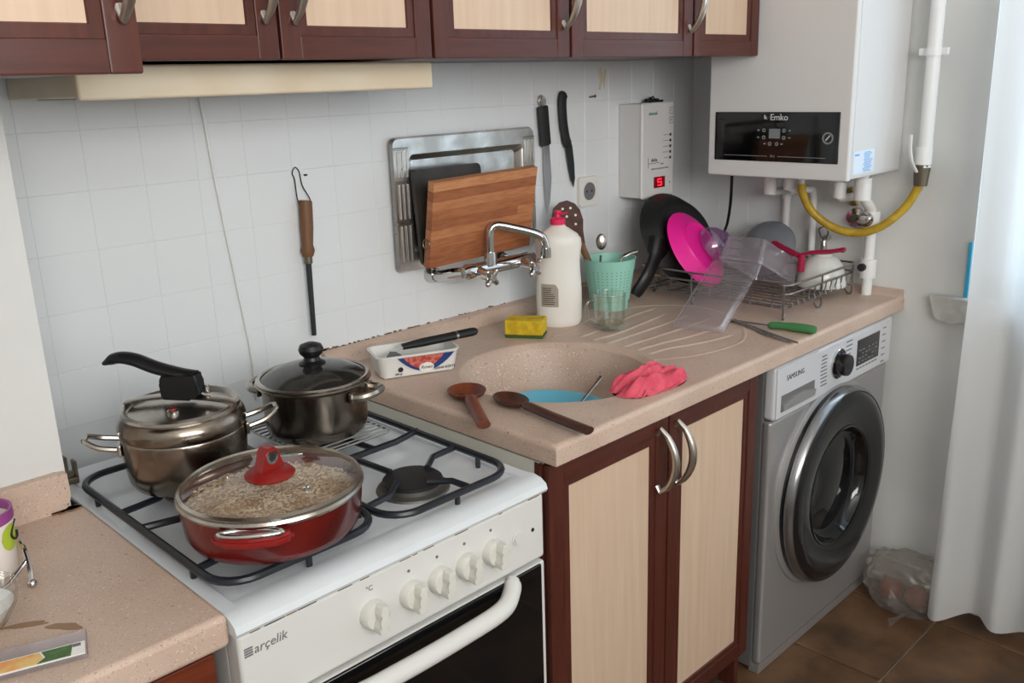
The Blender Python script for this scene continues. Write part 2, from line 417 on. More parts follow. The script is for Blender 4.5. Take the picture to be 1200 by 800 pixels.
# ------------------------------------------------------------------ cabinets
def cab_door(parent, x0, x1, z0, z1, yf, th=0.02, fw=0.058, frame='mahogany', panel='cream_panel', name='door', inner=True):
    """frame door facing -y with its front at yf; returns door"""
    door = obj(name, B(x0+0.003, x1-0.003, yf+0.010, yf+th, z0+0.003, z1-0.003), frame, parent)
    fo = fw*0.68
    for x, xx in ((x0, x0+fo), (x1-fo, x1)): obj('stile', B(x, xx, yf, yf+0.011, z0, z1, bev=0.0025, seg=2), frame, door)
    for z, zz in ((z0, z0+fo), (z1-fo, z1)): obj('rail', B(x0+fo-0.001, x1-fo+0.001, yf+0.0004, yf+0.011, z, zz, bev=0.0025, seg=2), 'mahogany_rail' if frame == 'mahogany' else frame, door)
    mo = nb()   # stepped inner moulding, one closed frame
    rc_ = lambda d: [(x0+d, z0+d), (x1-d, z0+d), (x1-d, z1-d), (x0+d, z1-d)]
    ring_faces(mo, [(rc_(fo-0.004), -0.010), (rc_(fo), -0.0032), (rc_(fw-0.003), -0.0026), (rc_(fw), -0.009)], FXZ(yf))
    obj('moulding', mo, frame, door)
    obj('panel', B(x0+fw-0.006, x1-fw+0.006, yf+0.0055, yf+0.012, z0+fw-0.006, z1-fw+0.006), panel, door)
    return door
def bow_handle(door, x, z0, z1, y, out=0.032, r=0.0065):
    n = 10; pts = [(x, y+0.003, z0+0.012)]
    for k in range(n+1):
        t = k/n
        pts.append((x + 0.004*math.sin(PI*t), y - 0.006 - out*math.sin(PI*t)**0.7, z0 + (z1-z0)*t))
    pts.append((x, y+0.003, z1-0.012))
    rs = [r*0.9] + [r*(0.75+0.5*math.sin(PI*k/n)) for k in range(n+1)] + [r*0.9]
    obj('handle', TB(pts, rs, seg=10, up=(1, 0, 0)), 'satin_nickel', door, label='satin nickel bow handle')

# upper cabinets: fronts at y=-0.395, bottoms at z=1.44
YU = -0.395
def upper(x0, x1, label, doors, z0=1.44, yf=YU, yb=-0.004):
    c = thing('wall_cabinet', label, 'cabinet', ((x0+x1)/2, (yf+yb)/2, z0))
    obj('carcass', B(x0+0.001, x1-0.001, yf+0.022, yb, z0+0.004, 2.12), 'mahogany', c)
    for dx0, dx1, hx in doors:
        d = cab_door(c, dx0+0.002, dx1-0.002, z0, 2.12, yf, fw=0.05)
        if hx is not None: bow_handle(d, hx, z0+0.052, z0+0.20, yf)
    return c
upper(-1.90, -1.330, 'two door mahogany wall cabinet with cream panels above the range hood', [(-1.90, -1.617, -1.640), (-1.617, -1.330, -1.592)])
upper(-1.328, -0.987, 'single door mahogany wall cabinet above the steel tray and knives', [(-1.328, -0.987, -1.006)])
upper(-0.985, -0.304, 'two door mahogany wall cabinet between tray and boiler, meeting the boiler', [(-0.985, -0.580, -0.596), (-0.578, -0.304, None)])
upper(-2.50, -1.938, 'large mahogany wall cabinet on the wall pier, forward of the others', [(-2.50, -1.938, -1.956)], z0=1.419, yf=-0.66, yb=-0.294)

# range hood
hood = thing('range_hood', 'slim cream range hood under wall cabinet above the stove', 'range hood', (-1.565, -0.15, 1.392))
obj('body', B(-1.874, -1.256, -0.285, -0.006, 1.396, 1.4385, bev=0.003), 'hood_cream', hood)
obj('front_visor', B(-1.876, -1.254, -0.302, -0.284, 1.392, 1.4385, bev=0.005, seg=3), 'hood_cream', hood)
obj('filter', B(-1.84, -1.29, -0.27, -0.03, 1.3935, 1.397), 'steel', hood)

# main base cabinet under the sink
bc = thing('sink_cabinet', 'two door base cabinet with mahogany frames and cream panels under the sink', 'cabinet', (-1.02, -0.33, 0.0))
cs = nb()
box(cs, -1.348, -1.332, -0.632, -0.02, 0.0, 0.788); box(cs, -1.332, -0.702, -0.03, -0.02, 0.1, 0.788)
box(cs, -1.332, -0.702, -0.632, -0.02, 0.085, 0.1); obj('carcass', cs, 'melamine', bc)
obj('side_panel', B(-0.7025, -0.686, -0.632, -0.02, 0.0, 0.788), 'mahogany', bc)
obj('edge_band', B(-1.349, -1.343, -0.6345, -0.622, 0.0, 0.787), 'mahogany', bc)
obj('plinth', B(-1.332, -0.702, -0.59, -0.575, 0.0, 0.09), 'plinth', bc)
d1 = cab_door(bc, -1.347, -1.012, 0.10, 0.786, -0.653, fw=0.055); d2 = cab_door(bc, -1.008, -0.687, 0.10, 0.786, -0.653, fw=0.05)
bow_handle(d1, -1.046, 0.635, 0.765, -0.655); bow_handle(d2, -0.990, 0.635, 0.765, -0.655)

# left base cabinet
lc = thing('base_cabinet', 'reddish brown wooden base cabinet left of the stove', 'cabinet', (-2.3, -0.5, 0.0))
obj('carcass', B(-2.66, -1.966, -0.68, -0.295, 0.0, 0.788), 'red_wood', lc)
dl = obj('door', B(-2.40, -1.968, -0.70, -0.68, 0.10, 0.772, bev=0.004), 'red_wood', lc)
obj('panel', B(-2.35, -2.02, -0.706, -0.698, 0.15, 0.722, bev=0.006), 'red_wood', dl)

# ------------------------------------------------------------------ countertops
H = 0.83
def ringpts(n, c, r): return [V((c[0] + r*math.cos(2*PI*i/n), c[1] + r*math.sin(2*PI*i/n), 0)) for i in range(n)]
def rect_ray(c, ang, x0, x1, y0, y1):
    dx, dy = math.cos(ang), math.sin(ang); t = 1e9
    if dx > 1e-9: t = min(t, (x1-c[0])/dx)
    if dx < -1e-9: t = min(t, (x0-c[0])/dx)
    if dy > 1e-9: t = min(t, (y1-c[1])/dy)
    if dy < -1e-9: t = min(t, (y0-c[1])/dy)
    return V((c[0]+dx*t, c[1]+dy*t, 0))
SC = (-1.043, -0.397); SR = 0.203
X0, X1, Y0, Y1 = -1.352, -0.002, -0.675, -0.002
def slab_with_sink():
    bm = nb()
    angs = [2*PI*i/72 for i in range(72)] + [math.atan2(y-SC[1], x-SC[0]) % (2*PI) for x in (X0, X1) for y in (Y0, Y1)]
    angs = sorted(angs); n = len(angs); lv = []
    for r, z in ((SR-0.012, H-0.012), (SR-0.004, H-0.003), (SR+0.004, H)):
        lv.append([bm.verts.new((SC[0]+r*math.cos(a), SC[1]+r*math.sin(a), z)) for a in angs])
    for ins, z in ((0.011, H), (0.003, H-0.003), (0.0, H-0.010), (0.0, H-0.036), (0.004, H-0.039), (0.03, H-0.039)):
        ring = []
        for a in angs:
            p = rect_ray(SC, a, X0, X1, Y0, Y1)
            p.x = min(max(p.x, X0+ins), X1-ins); p.y = min(max(p.y, Y0+ins), Y1-ins); p.z = z
            ring.append(bm.verts.new(p))
        lv.append(ring)
    lv.append([bm.verts.new((SC[0]+(SR+0.01)*math.cos(a), SC[1]+(SR+0.01)*math.sin(a), H-0.039)) for a in angs])
    for a, b in zip(lv, lv[1:]):
        for i in range(n):
            j = (i+1) % n
            try: bm.faces.new((a[i], a[j], b[j], b[i]))
            except ValueError: pass
    return bm
ct = thing('countertop', 'speckled beige countertop with moulded round sink and ribbed drainer', 'countertop', (-0.68, -0.34, 0.79))
obj('slab', slab_with_sink(), 'counter', ct, angle=50)
bp = [(SR-0.011, H-0.012), (SR-0.016, H-0.04), (SR-0.026, H-0.09), (SR-0.045, H-0.125), (SR-0.08, H-0.145), (0.03, H-0.152), (0.0, H-0.152), (0.0, H-0.158), (0.03, H-0.158), (SR-0.075, H-0.151), (SR-0.04, H-0.13), (SR-0.02, H-0.092), (SR-0.008, H-0.04), (SR-0.004, H-0.016)]
obj('sink_basin', LT(bp, seg=72, c=(SC[0], SC[1], 0)), 'counter', ct)
wd = nb(); random.seed(77)
for k in range(260):
    a = random.gauss(math.radians(75), 0.55); t = random.random()
    r = SR - 0.0125 - 0.014*t; z = H - 0.018 - 0.075*t
    if t > 0.35: r = SR - 0.0174 - 0.0095*(t-0.35)/0.65
    bmesh.ops.create_icosphere(wd, subdivisions=1, radius=random.uniform(0.0006, 0.0017), matrix=tr(SC[0]+r*math.cos(a), SC[1]+r*math.sin(a), z))
o = obj('water_droplets', wd, 'droplet', ct); o['kind'] = 'stuff'
dr = nb(); lathe(dr, [(0.0, 0.003), (0.028, 0.003), (0.034, 0.0), (0.034, -0.002)], seg=28, c=(SC[0], SC[1], H-0.152)); obj('drain', dr, 'steel', ct)
us = nb()
prism(us, [(-0.002, 0.827), (-0.034, 0.827), (-0.028, 0.833), (-0.022, 0.845), (-0.02, 0.858), (-0.014, 0.863), (-0.002, 0.864)], -1.352, -0.002, M=Matrix(((0, 0, 1, 0), (1, 0, 0, 0), (0, 1, 0, 0), (0, 0, 0, 1))))
obj('upstand', us, 'counter', ct, label='worn rear upstand with chipped top edge')
us2 = nb()
prism(us2, [(-0.0025, 0.827), (-0.05, 0.828), (-0.036, 0.832), (-0.022, 0.838), (-0.016, 0.843), (-0.0025, 0.845)], -0.004, 0.672, M=Matrix(((1, 0, 0, 0), (0, 0, -1, 0), (0, 1, 0, 0), (0, 0, 0, 1))))
obj('upstand', us2, 'counter', ct)
ridges = [((-0.835, -0.315), (-0.806, -0.318), (-0.744, -0.322), (-0.532, -0.300)), ((-0.836, -0.358), (-0.782, -0.358), (-0.626, -0.358), (-0.50, -0.35)),
          ((-0.832, -0.402), (-0.779, -0.405), (-0.629, -0.412), (-0.50, -0.41)), ((-0.836, -0.442), (-0.769, -0.448), (-0.66, -0.468), (-0.54, -0.475)),
          ((-0.846, -0.478), (-0.786, -0.484), (-0.70, -0.515), (-0.60, -0.535)), ((-0.84, -0.276), (-0.76, -0.272), (-0.62, -0.25), (-0.50, -0.245))]
for rd in ridges:
    p = spline([(x, y, H-0.001) for x, y in rd], 5)
    obj('drain_ridge', TB(p, [0.003]+[0.008]*(len(p)-2)+[0.003], seg=10, flat=0.4), 'counter', ct)
brd = spline([(x, y, H-0.0022) for x, y in ((-0.872, -0.512), (-0.80, -0.556), (-0.72, -0.577), (-0.64, -0.578), (-0.57, -0.545), (-0.48, -0.47), (-0.43, -0.37), (-0.45, -0.27), (-0.52, -0.205), (-0.63, -0.18), (-0.733, -0.195), (-0.81, -0.228), (-0.87, -0.222))], 6)
obj('drain_border', TB(brd, 0.0068, seg=10, flat=0.5), 'counter', ct)
gr = nb()
for k in range(90):
    x = -1.35 + 0.55*random.random()**2.2; r = random.uniform(0.0008, 0.003); z = 0.8642+random.uniform(-.001, .003)*random.random()
    box(gr, x-r, x+r, -0.0055, -0.003, z-0.001, z+random.uniform(0.0005, .002))
o = obj('grime', gr, 'grime', ct, label='dark crumbly dirt along the rear seam'); o['kind'] = 'stuff'

lt_ = thing('countertop', 'chipped beige countertop left of the stove against the wall pier', 'countertop', (-2.3, -0.5, 0.79))
obj('slab', B(-2.66, -1.9575, -0.726, -0.294, 0.788, H, bev=0.008, seg=3), 'counter', lt_)
sb = nb(); prism(sb, [(-2.66, 0.826), (-1.99, 0.826), (-1.978, 0.838), (-1.974, 0.85), (-1.9745, 0.884), (-1.99, 0.886), (-2.66, 0.884)], 0.0, 0.016, M=FXZ(-0.289))
obj('upstand', sb, 'counter', lt_, label='loose cracked upstand strip on the pier')
cg = nb()
for k in range(26):
    t = random.random(); x = -2.0 + 0.034*t + random.uniform(-.004, .004); y = -0.309 + random.uniform(-.003, .006)
    box(cg, x-0.004, x+0.004, y-0.003, y+0.003, H-0.001, H+0.0025)
o = obj('grime', cg, 'grime', lt_); o['kind'] = 'stuff'
def blob(cx, cy, rx, ry, z, seed, rot=0, n=26, j=0.35):
    random.seed(seed); ph = [random.uniform(0, 6.28) for _ in range(4)]; o = []
    for i in range(n):
        a = 2*PI*i/n; k = 1 + j*0.5*math.sin(2*a+ph[0]) + j*0.35*math.sin(3*a+ph[1]) + j*0.25*math.sin(5*a+ph[2])
        x, y = rx*k*math.cos(a), ry*k*math.sin(a); o.append((cx + x*math.cos(rot)-y*math.sin(rot), cy + x*math.sin(rot)+y*math.cos(rot)))
    return o
obj('stain', prism(nb(), blob(-2.095, -0.612, 0.018, 0.0075, 0, 3, rot=-0.9), H-0.001, H+0.0006), 'coffee', lt_, label='brown coffee spill')
obj('stain', prism(nb(), blob(-2.125, -0.575, 0.026, 0.005, 0, 5, rot=-0.5), H-0.001, H+0.0006), 'coffee', lt_, label='brown coffee spill')

# ------------------------------------------------------------------ stove
SX0, SX1 = -1.958, -1.443
st = thing('stove', 'white freestanding gas stove with black grates and worn front panel', 'stove', (-1.70, -0.44, 0.0))
obj('body', B(SX0+0.004, SX1-0.004, -0.70, -0.15, 0.0, 0.803), 'enamel_panel', st)
tp = nb()   # cooktop with a rounded front lip and slightly sunk field
prism(tp, [(-0.15, 0.803), (-0.738, 0.803), (-0.741, 0.808), (-0.738, 0.816), (-0.728, 0.8225), (-0.714, 0.825), (-0.695, 0.8235), (-0.683, 0.8195), (-0.19, 0.8195), (-0.178, 0.824), (-0.15, 0.825)], SX0, SX1, M=Matrix(((0, 0, 1, 0), (1, 0, 0, 0), (0, 1, 0, 0), (0, 0, 0, 1))))
for x0, x1 in ((SX0, SX0+0.022), (SX1-0.022, SX1)): box(tp, x0, x1, -0.72, -0.15, 0.80, 0.825, bev=0.004)
obj('cooktop', tp, 'enamel', st, angle=30)
cp = B(SX0+0.003, SX1-0.003, -0.735, -0.70, 0.694, 0.8015, bev=0.006, seg=3)
panel = obj('control_panel', cp, 'enamel_panel', st)
def knob(x, z):
    F = FXZ(-0.7345) @ tr(x, z, 0)
    k = obj('knob', LT([(0.0, 0.0), (0.0195, 0.0), (0.0195, 0.006), (0.0185, 0.012), (0.0165, 0.0145), (0.0, 0.0155)], seg=28, M=F), 'knob_white', st)
    g = nb(); prism(g, [(-0.0055, -0.019), (0.0045, -0.0205), (0.0075, -0.012), (0.0055, 0.0), (0.0075, 0.012), (0.0035, 0.0195), (-0.0045, 0.0185), (-0.0065, 0.008), (-0.0045, 0.0), (-0.007, -0.01)], 0.012, 0.029, M=F @ Matrix.Rotation(-0.12, 4, 'Z'))
    bmesh.ops.bevel(g, geom=g.edges[:], offset=0.0022, segments=2, affect='EDGES', profile=0.5)
    obj('grip', g, 'knob_white', k)
KX = [(-1.771, 0.747), (-1.707, 0.747), (-1.658, 0.7475), (-1.608, 0.747), (-1.557, 0.748)]
for x, z in KX: knob(x, z)
for x, z in KX[1:]: obj('dial_mark', LT([(0, 0.001), (0.0022, 0.001), (0.0022, 0)], seg=10, M=FXZ(-0.735) @ tr(x-0.001, z+0.034, 0)), 'ink_grey', st)
text('\u00b0C', 0.010, FXZ(-0.7352) @ tr(-1.772, 0.783, 0), 'ink_grey', st)
obj('ignition_button', LT([(0, 0.004), (0.0095, 0.004), (0.0095, 0.0015), (0.0125, 0.0015), (0.0125, 0)], seg=24, M=FXZ(-0.7348) @ tr(-1.503, 0.748, 0)), 'enamel_panel', st)
obj('indicator_hole', LT([(0, 0.0008), (0.0032, 0.0008), (0.0032, 0)], seg=12, M=FXZ(-0.735) @ tr(-1.472, 0.749, 0)), 'ink', st)
text('ar\u00e7elik', 0.0165, FXZ(-0.7352) @ tr(-1.915, 0.777, 0), 'ink_grey', st, shear=0.18)
em = nb()
for k in range(4): box(em, -1.949, -1.938, -0.7356, -0.734, 0.7715+k*0.0032, 0.7735+k*0.0032)
obj('emblem', em, 'ink_grey', st)
ch = nb()
random.seed(12)
for k in range(16):
    x = random.uniform(SX0+0.02, SX1-0.02); l = random.uniform(0.003, 0.012)
    box(ch, x-l, x+l, -0.7365, -0.733, 0.8005, 0.8030)
o = obj('grime', ch, 'grime', st, label='dark dirt in the seam below cooktop'); o['kind'] = 'stuff'
od = obj('oven_door', B(SX0+0.003, SX1-0.003, -0.734, -0.70, 0.09, 0.688, bev=0.004), 'enamel_panel', st)
obj('glass', B(SX0+0.012, SX1-0.014, -0.738, -0.733, 0.10, 0.686, bev=0.001, seg=1), 'black_glass', od)
hp = spline([(-1.882, -0.736, 0.684), (-1.868, -0.750, 0.676), (-1.832, -0.765, 0.669), (-1.75, -0.768, 0.667), (-1.65, -0.768, 0.667), (-1.57, -0.765, 0.669), (-1.535, -0.750, 0.676), (-1.519, -0.736, 0.684)], 6)
obj('handle', TB(hp, [0.011]*2 + [0.0135]*(len(hp)-4) + [0.011]*2, seg=14, up=(0, 0, 1)), 'enamel_panel', od, label='white curved oven handle')
obj('drawer', B(SX0+0.003, SX1-0.003, -0.73, -0.70, 0.01, 0.085, bev=0.003), 'enamel_panel', st)
# grates
ZG = 0.8405
def grate(x0, x1, y0, y1, burners, name='grate'):
    bm = nb(); r = 0.0055
    lp = [(x, y, ZG) for x, y in rrect(x0, x1, y0, y1, 0.045, 6)]
    tube(bm, lp, r, seg=8, closed=True)
    xm = (x0+x1)/2; ym = (y0+y1)/2
    tube(bm, [(x0, ym, ZG), (x0+0.05, ym-0.012, ZG), (x1-0.05, ym-0.012, ZG), (x1+0.004, ym, ZG)], r, seg=8)
    for bx, by in burners:
        for dx, dy in ((1, 0), (-1, 0)):
            ex = x1 if dx > 0 else x0
            tube(bm, [(ex, by+0.035*dx, ZG-0.001), (bx+dx*0.065, by+0.03*dx, ZG), (bx+dx*0.032, by+0.004*dx, ZG)], r*0.92, seg=8)
        ey = y0 if by < ym else y1; sg = -1 if by < ym else 1
        tube(bm, [(bx-0.03*sg, ey, ZG-0.001), (bx-0.026*sg, by+sg*0.06, ZG), (bx, by+sg*0.034, ZG)], r*0.92, seg=8)
        tube(bm, [(bx+0.022*sg, ym-0.012, ZG), (bx+0.015*sg, by-sg*0.034, ZG)], r*0.92, seg=8)
    for x, y in ((x0, y0+0.08), (x1, y0+0.08), (x0, y1-0.08), (x1, y1-0.08), (xm, y0), (xm, y1)):
        tube(bm, [(x, y, ZG), (x, y, 0.8165)], 0.004, seg=6)
    obj('grate', bm, 'grate_black', st)
BRN = [(-1.822, -0.585, 0.04), (-1.82, -0.36, 0.034), (-1.59, -0.36, 0.034), (-1.592, -0.605, 0.045)]
grate(-1.943, -1.714, -0.692, -0.235, [BRN[0][:2], BRN[1][:2]])
grate(-1.703, -1.476, -0.703, -0.235, [BRN[3][:2], BRN[2][:2]])
for x, y, r in BRN:
    bu = obj('burner', LT([(r*1.25, 0.818), (r*1.2, 0.8225), (r*0.95, 0.824), (r*0.95, 0.8305), (0.0, 0.8305)], seg=32, c=(x, y, 0)), 'burner_alu', st)
    obj('burner_cap', LT([(r*0.93, 0.830), (r, 0.8315), (r, 0.8355), (r*0.93, 0.838), (0.0, 0.8385)], seg=32, c=(x, y, 0)), 'cast_black', bu)
hg = nb()
box(hg, -1.956, -1.928, -0.205, -0.18, 0.823, 0.834, bev=0.002); box(hg, -1.944, -1.940, -0.2, -0.186, 0.83, 0.868); box(hg, -1.931, -1.927, -0.2, -0.186, 0.83, 0.858)
box(hg, -1.944, -1.926, -0.196, -0.19, 0.836, 0.842)
obj('lid_hinge', hg, 'brass_dull', st, label='bent dark metal lid hinge')

# ------------------------------------------------------------------ pots
ZP = ZG + 0.0052
def side_loop(root, base_r, ang, z, w, out, r, m, zt=0.0, name='handle', c=(0, 0), local=False):
    """wire loop handle leaving a round pot at angle ang"""
    ca, sa = math.cos(ang), math.sin(ang)
    def P(o, s, zz): return (c[0] + o*ca - s*sa, c[1] + o*sa + s*ca, zz)
    pts = spline([P(base_r-0.002, -w, z), P(base_r+out*0.55, -w*0.92, z+zt*0.4), P(base_r+out*0.95, -w*0.5, z+zt), P(base_r+out, 0, z+zt), P(base_r+out*0.95, w*0.5, z+zt), P(base_r+out*0.55, w*0.92, z+zt*0.4), P(base_r-0.002, w, z)], 5)
    o = obj(name, TB(pts, r, seg=8, up=(0, 0, 1)), m, root, local=local)
    for s in (-w, w):
        pl = nb(); box(pl, -0.004, 0.002, -0.009, 0.009, -0.009, 0.009, bev=0.002, M=tr(*P(base_r, s*0.98, z)) @ Matrix.Rotation(ang, 4, 'Z'))
        obj('mount', pl, m, o, local=local)
    return o
# pressure cooker
px, py = -1.824, -0.367
pc = thing('pressure_cooker', 'steel pressure cooker with black lever handle on the rear left burner', 'pressure cooker', (px, py, ZP))
obj('body', LT([(0.0, 0.0), (0.070, 0.0), (0.078, 0.004), (0.0835, 0.014), (0.0865, 0.035), (0.0885, 0.062), (0.0885, 0.078), (0.087, 0.081), (0.0895, 0.084), (0.0905, 0.094), (0.088, 0.102), (0.084, 0.108), (0.080, 0.110)], seg=56), 'steel_stained', pc, local=True)
lid = obj('lid', LT([(0.081, 0.107), (0.084, 0.111), (0.0835, 0.1155), (0.080, 0.118), (0.076, 0.1165), (0.073, 0.1125), (0.05, 0.1165), (0.02, 0.119), (0.0, 0.1195)], seg=56), 'steel', pc, local=True)
ax = math.radians(130)   # lever axis, pointing away to the left
RZ = Matrix.Rotation(ax, 4, 'Z')
bar = nb(); pts = [RZ @ V(p) for p in ((0.082, 0, 0.119), (0.06, 0, 0.124), (0.02, 0, 0.128), (-0.03, 0, 0.127), (-0.065, 0, 0.123), (-0.084, 0, 0.117))]
tube(bar, spline(pts, 4), 0.011, seg=10, flat=0.28, up=(0, 0, 1)); obj('clamp_bar', bar, 'steel', pc, local=True)
blk = nb(); prism(blk, [(0.022, 0.126), (0.024, 0.152), (0.018, 0.164), (-0.012, 0.160), (-0.032, 0.166), (-0.034, 0.150), (-0.037, 0.135), (-0.022, 0.124)], -0.013, 0.013, M=RZ @ Matrix(((1, 0, 0, 0), (0, 0, 1, 0), (0, 1, 0, 0), (0, 0, 0, 1))))
bmesh.ops.bevel(blk, geom=blk.edges[:], offset=0.003, segments=2, affect='EDGES'); obj('lever_block', blk, 'black_plastic', pc, local=True)
lv = nb(); lp = spline([RZ @ V(p) for p in ((-0.03, 0, 0.160), (-0.005, 0, 0.163), (0.03, 0, 0.172), (0.06, 0, 0.184), (0.085, 0, 0.187), (0.108, 0, 0.178))], 5)
n = len(lp); tube(lv, lp, [0.010 + 0.003*math.sin(PI*i/(n-1)) - (0.006 if i > n-4 else 0)*((i-(n-4))/3) for i in range(n)], seg=12, flat=0.72, up=(0, 0, 1)); obj('lever', lv, 'black_plastic', pc, local=True)
obj('valve_weight', LT([(0.0, 0.0), (0.005, 0.0), (0.005, 0.010), (0.003, 0.012), (0.0, 0.012)], seg=12, M=tr(*(RZ @ V((-0.04, -0.006, 0.132))))), 'chrome', pc, local=True)
vi = obj('valve', LT([(0.0085, 0.0), (0.0085, 0.006), (0.006, 0.0075), (0.0, 0.0075)], seg=16, M=tr(-0.026, -0.032, 0.115)), 'steel', pc, local=True)
obj('valve_button', LT([(0.0055, 0.007), (0.005, 0.0092), (0.0, 0.0095)], seg=12, M=tr(-0.026, -0.032, 0.115)), 'red_plastic', vi, local=True)
side_loop(pc, 0.088, math.radians(152), 0.066, 0.024, 0.047, 0.0042, 'steel', zt=0.014, local=True)
side_loop(pc, 0.088, math.radians(-28+8), 0.072, 0.024, 0.047, 0.0042, 'steel', zt=0.016, local=True)
# wire trivet under the rear pot
tv = nb(); tx0, tx1, ty0, ty1 = -1.668, -1.512, -0.452, -0.262; zt = ZG + 0.0076
tube(tv, [(x, y, zt) for x, y in rrect(tx0, tx1, ty0, ty1, 0.012, 3)], 0.0022, seg=6, closed=True)
for k in range(13):
    y = ty0 + (ty1-ty0)*(k+0.5)/13; tube(tv, [(tx0, y, zt+0.002), (tx1, y, zt+0.002)], 0.0015, seg=6)
single('wire_trivet', tv, 'wire', 'small wire trivet lying on the grate under the glass lidded pot', 'trivet', origin=(-1.59, -0.357, ZP))
# glass lidded pot
qx, qy = -1.592, -0.357
gp = thing('cooking_pot', 'stained steel pot with tinted glass lid and round black knob', 'pot', (qx, qy, zt+0.0034))
obj('body', LT([(0.0, 0.0), (0.074, 0.0), (0.080, 0.005), (0.083, 0.016), (0.0845, 0.05), (0.0855, 0.082), (0.0925, 0.086), (0.0945, 0.089), (0.0925, 0.091), (0.083, 0.086), (0.081, 0.03), (0.0, 0.006)], seg=56), 'steel_stained', gp, local=True)
gl = obj('lid', LT([(0.086, 0.0935), (0.07, 0.103), (0.05, 0.110), (0.025, 0.1145), (0.0, 0.116)], seg=48), 'lid_glass_dark', gp, local=True)
obj('lid_ring', LT([(0.0855, 0.0915), (0.0925, 0.0915), (0.093, 0.094), (0.090, 0.0965), (0.0855, 0.0955), (0.0855, 0.0915)], seg=56), 'steel', gl, local=True)
obj('lid_knob', LT([(0.0, 0.113), (0.021, 0.1125), (0.022, 0.1165), (0.014, 0.121), (0.0125, 0.126), (0.0185, 0.132), (0.0205, 0.139), (0.0175, 0.146), (0.009, 0.1495), (0.0, 0.150)], seg=28), 'black_plastic', gl, local=True)
for a in (-62, 118): side_loop(gp, 0.085, math.radians(a), 0.071, 0.03, 0.030, 0.0068, 'steel', zt=0.004, local=True)
# red braiser
rx_, ry_ = -1.8225, -0.606
rp = thing('braising_pan', 'low red enamel pan of rice with glass lid and red knob', 'pan', (rx_, ry_, ZP))
obj('body', LT([(0.0, 0.0), (0.098, 0.0), (0.107, 0.004), (0.1125, 0.014), (0.1155, 0.04), (0.1165, 0.058), (0.1145, 0.058), (0.113, 0.04), (0.108, 0.012), (0.0, 0.008)], seg=64), 'red_enamel', rp, local=True)
obj('rim', LT([(0.1135, 0.057), (0.118, 0.0565), (0.1195, 0.060), (0.118, 0.0635), (0.1135, 0.0625), (0.1135, 0.057)], seg=64), 'steel', rp, local=True)
rc = nb(); random.seed(5)
nr, na = 16, 48; rings = []
for i in range(nr+1):
    r = 0.1105*i/nr
    if i == 0: rings.append([rc.verts.new((0, 0, 0.047))]); continue
    row = []
    for k in range(na):
        a = 2*PI*k/na; x, y = r*math.cos(a), r*math.sin(a)
        z = 0.046 - 0.004*(i/nr)**4 + 0.004*noise.noise(V((x*55, y*55, 1))) + 0.003*noise.noise(V((x*140, y*140, 3)))
        row.append(rc.verts.new((x, y, z)))
    rings.append(row)
for i in range(nr):
    for k in range(na):
        j = (k+1) % na
        if i == 0: rc.faces.new((rings[0][0], rings[1][k], rings[1][j]))
        else: rc.faces.new((rings[i][k], rings[i+1][k], rings[i+1][j], rings[i][j]))
ri = obj('rice', rc, 'rice', rp, local=True, label='cooked rice filling the pan')
gk = nb()
for k in range(1900):
    a = random.uniform(0, 2*PI); r = 0.107*math.sqrt(random.random()); x, y = r*math.cos(a), r*math.sin(a)
    z = 0.048 - 0.004*(r/0.1105)**4 + 0.004*noise.noise(V((x*55, y*55, 1))) + random.uniform(-.0005, .0018)
    Mx = tr(x, y, z) @ Matrix.Rotation(random.uniform(0, PI), 4, 'Z') @ Matrix.Rotation(random.uniform(-.5, .5), 4, 'Y') @ Matrix.Diagonal((0.0028, 0.0012, 0.0012, 1))
    bmesh.ops.create_icosphere(gk, subdivisions=1, radius=1, matrix=Mx)
o = obj('rice_grains', gk, 'grain', ri, local=True); o['kind'] = 'stuff'
rl = obj('lid', LT([(0.112, 0.0645), (0.095, 0.0685), (0.07, 0.072), (0.04, 0.0745), (0.0, 0.0755)], seg=56), 'lid_glass', rp, local=True)
obj('lid_ring', LT([(0.1105, 0.0625), (0.1165, 0.063), (0.1165, 0.0665), (0.1125, 0.069), (0.1105, 0.0665), (0.1105, 0.0625)], seg=64), 'steel', rl, local=True)
kd = Matrix.Rotation(math.radians(8), 4, 'Z')
kn = nb(); lathe(kn, [(0.0, 0.0745), (0.031, 0.0735), (0.0325, 0.0765), (0.028, 0.081), (0.018, 0.084), (0.0, 0.085)], seg=36)
prism(kn, [(-0.019, 0.081), (0.019, 0.081), (0.014, 0.095), (0.0105, 0.108), (0.005, 0.1135), (-0.005, 0.1135), (-0.0105, 0.108), (-0.014, 0.095)], -0.008, 0.008, M=kd @ Matrix(((1, 0, 0, 0), (0, 0, 1, 0), (0, 1, 0, 0), (0, 0, 0, 1))))
lk = obj('lid_knob', kn, 'red_plastic', rl, local=True, label='red plastic lid knob')
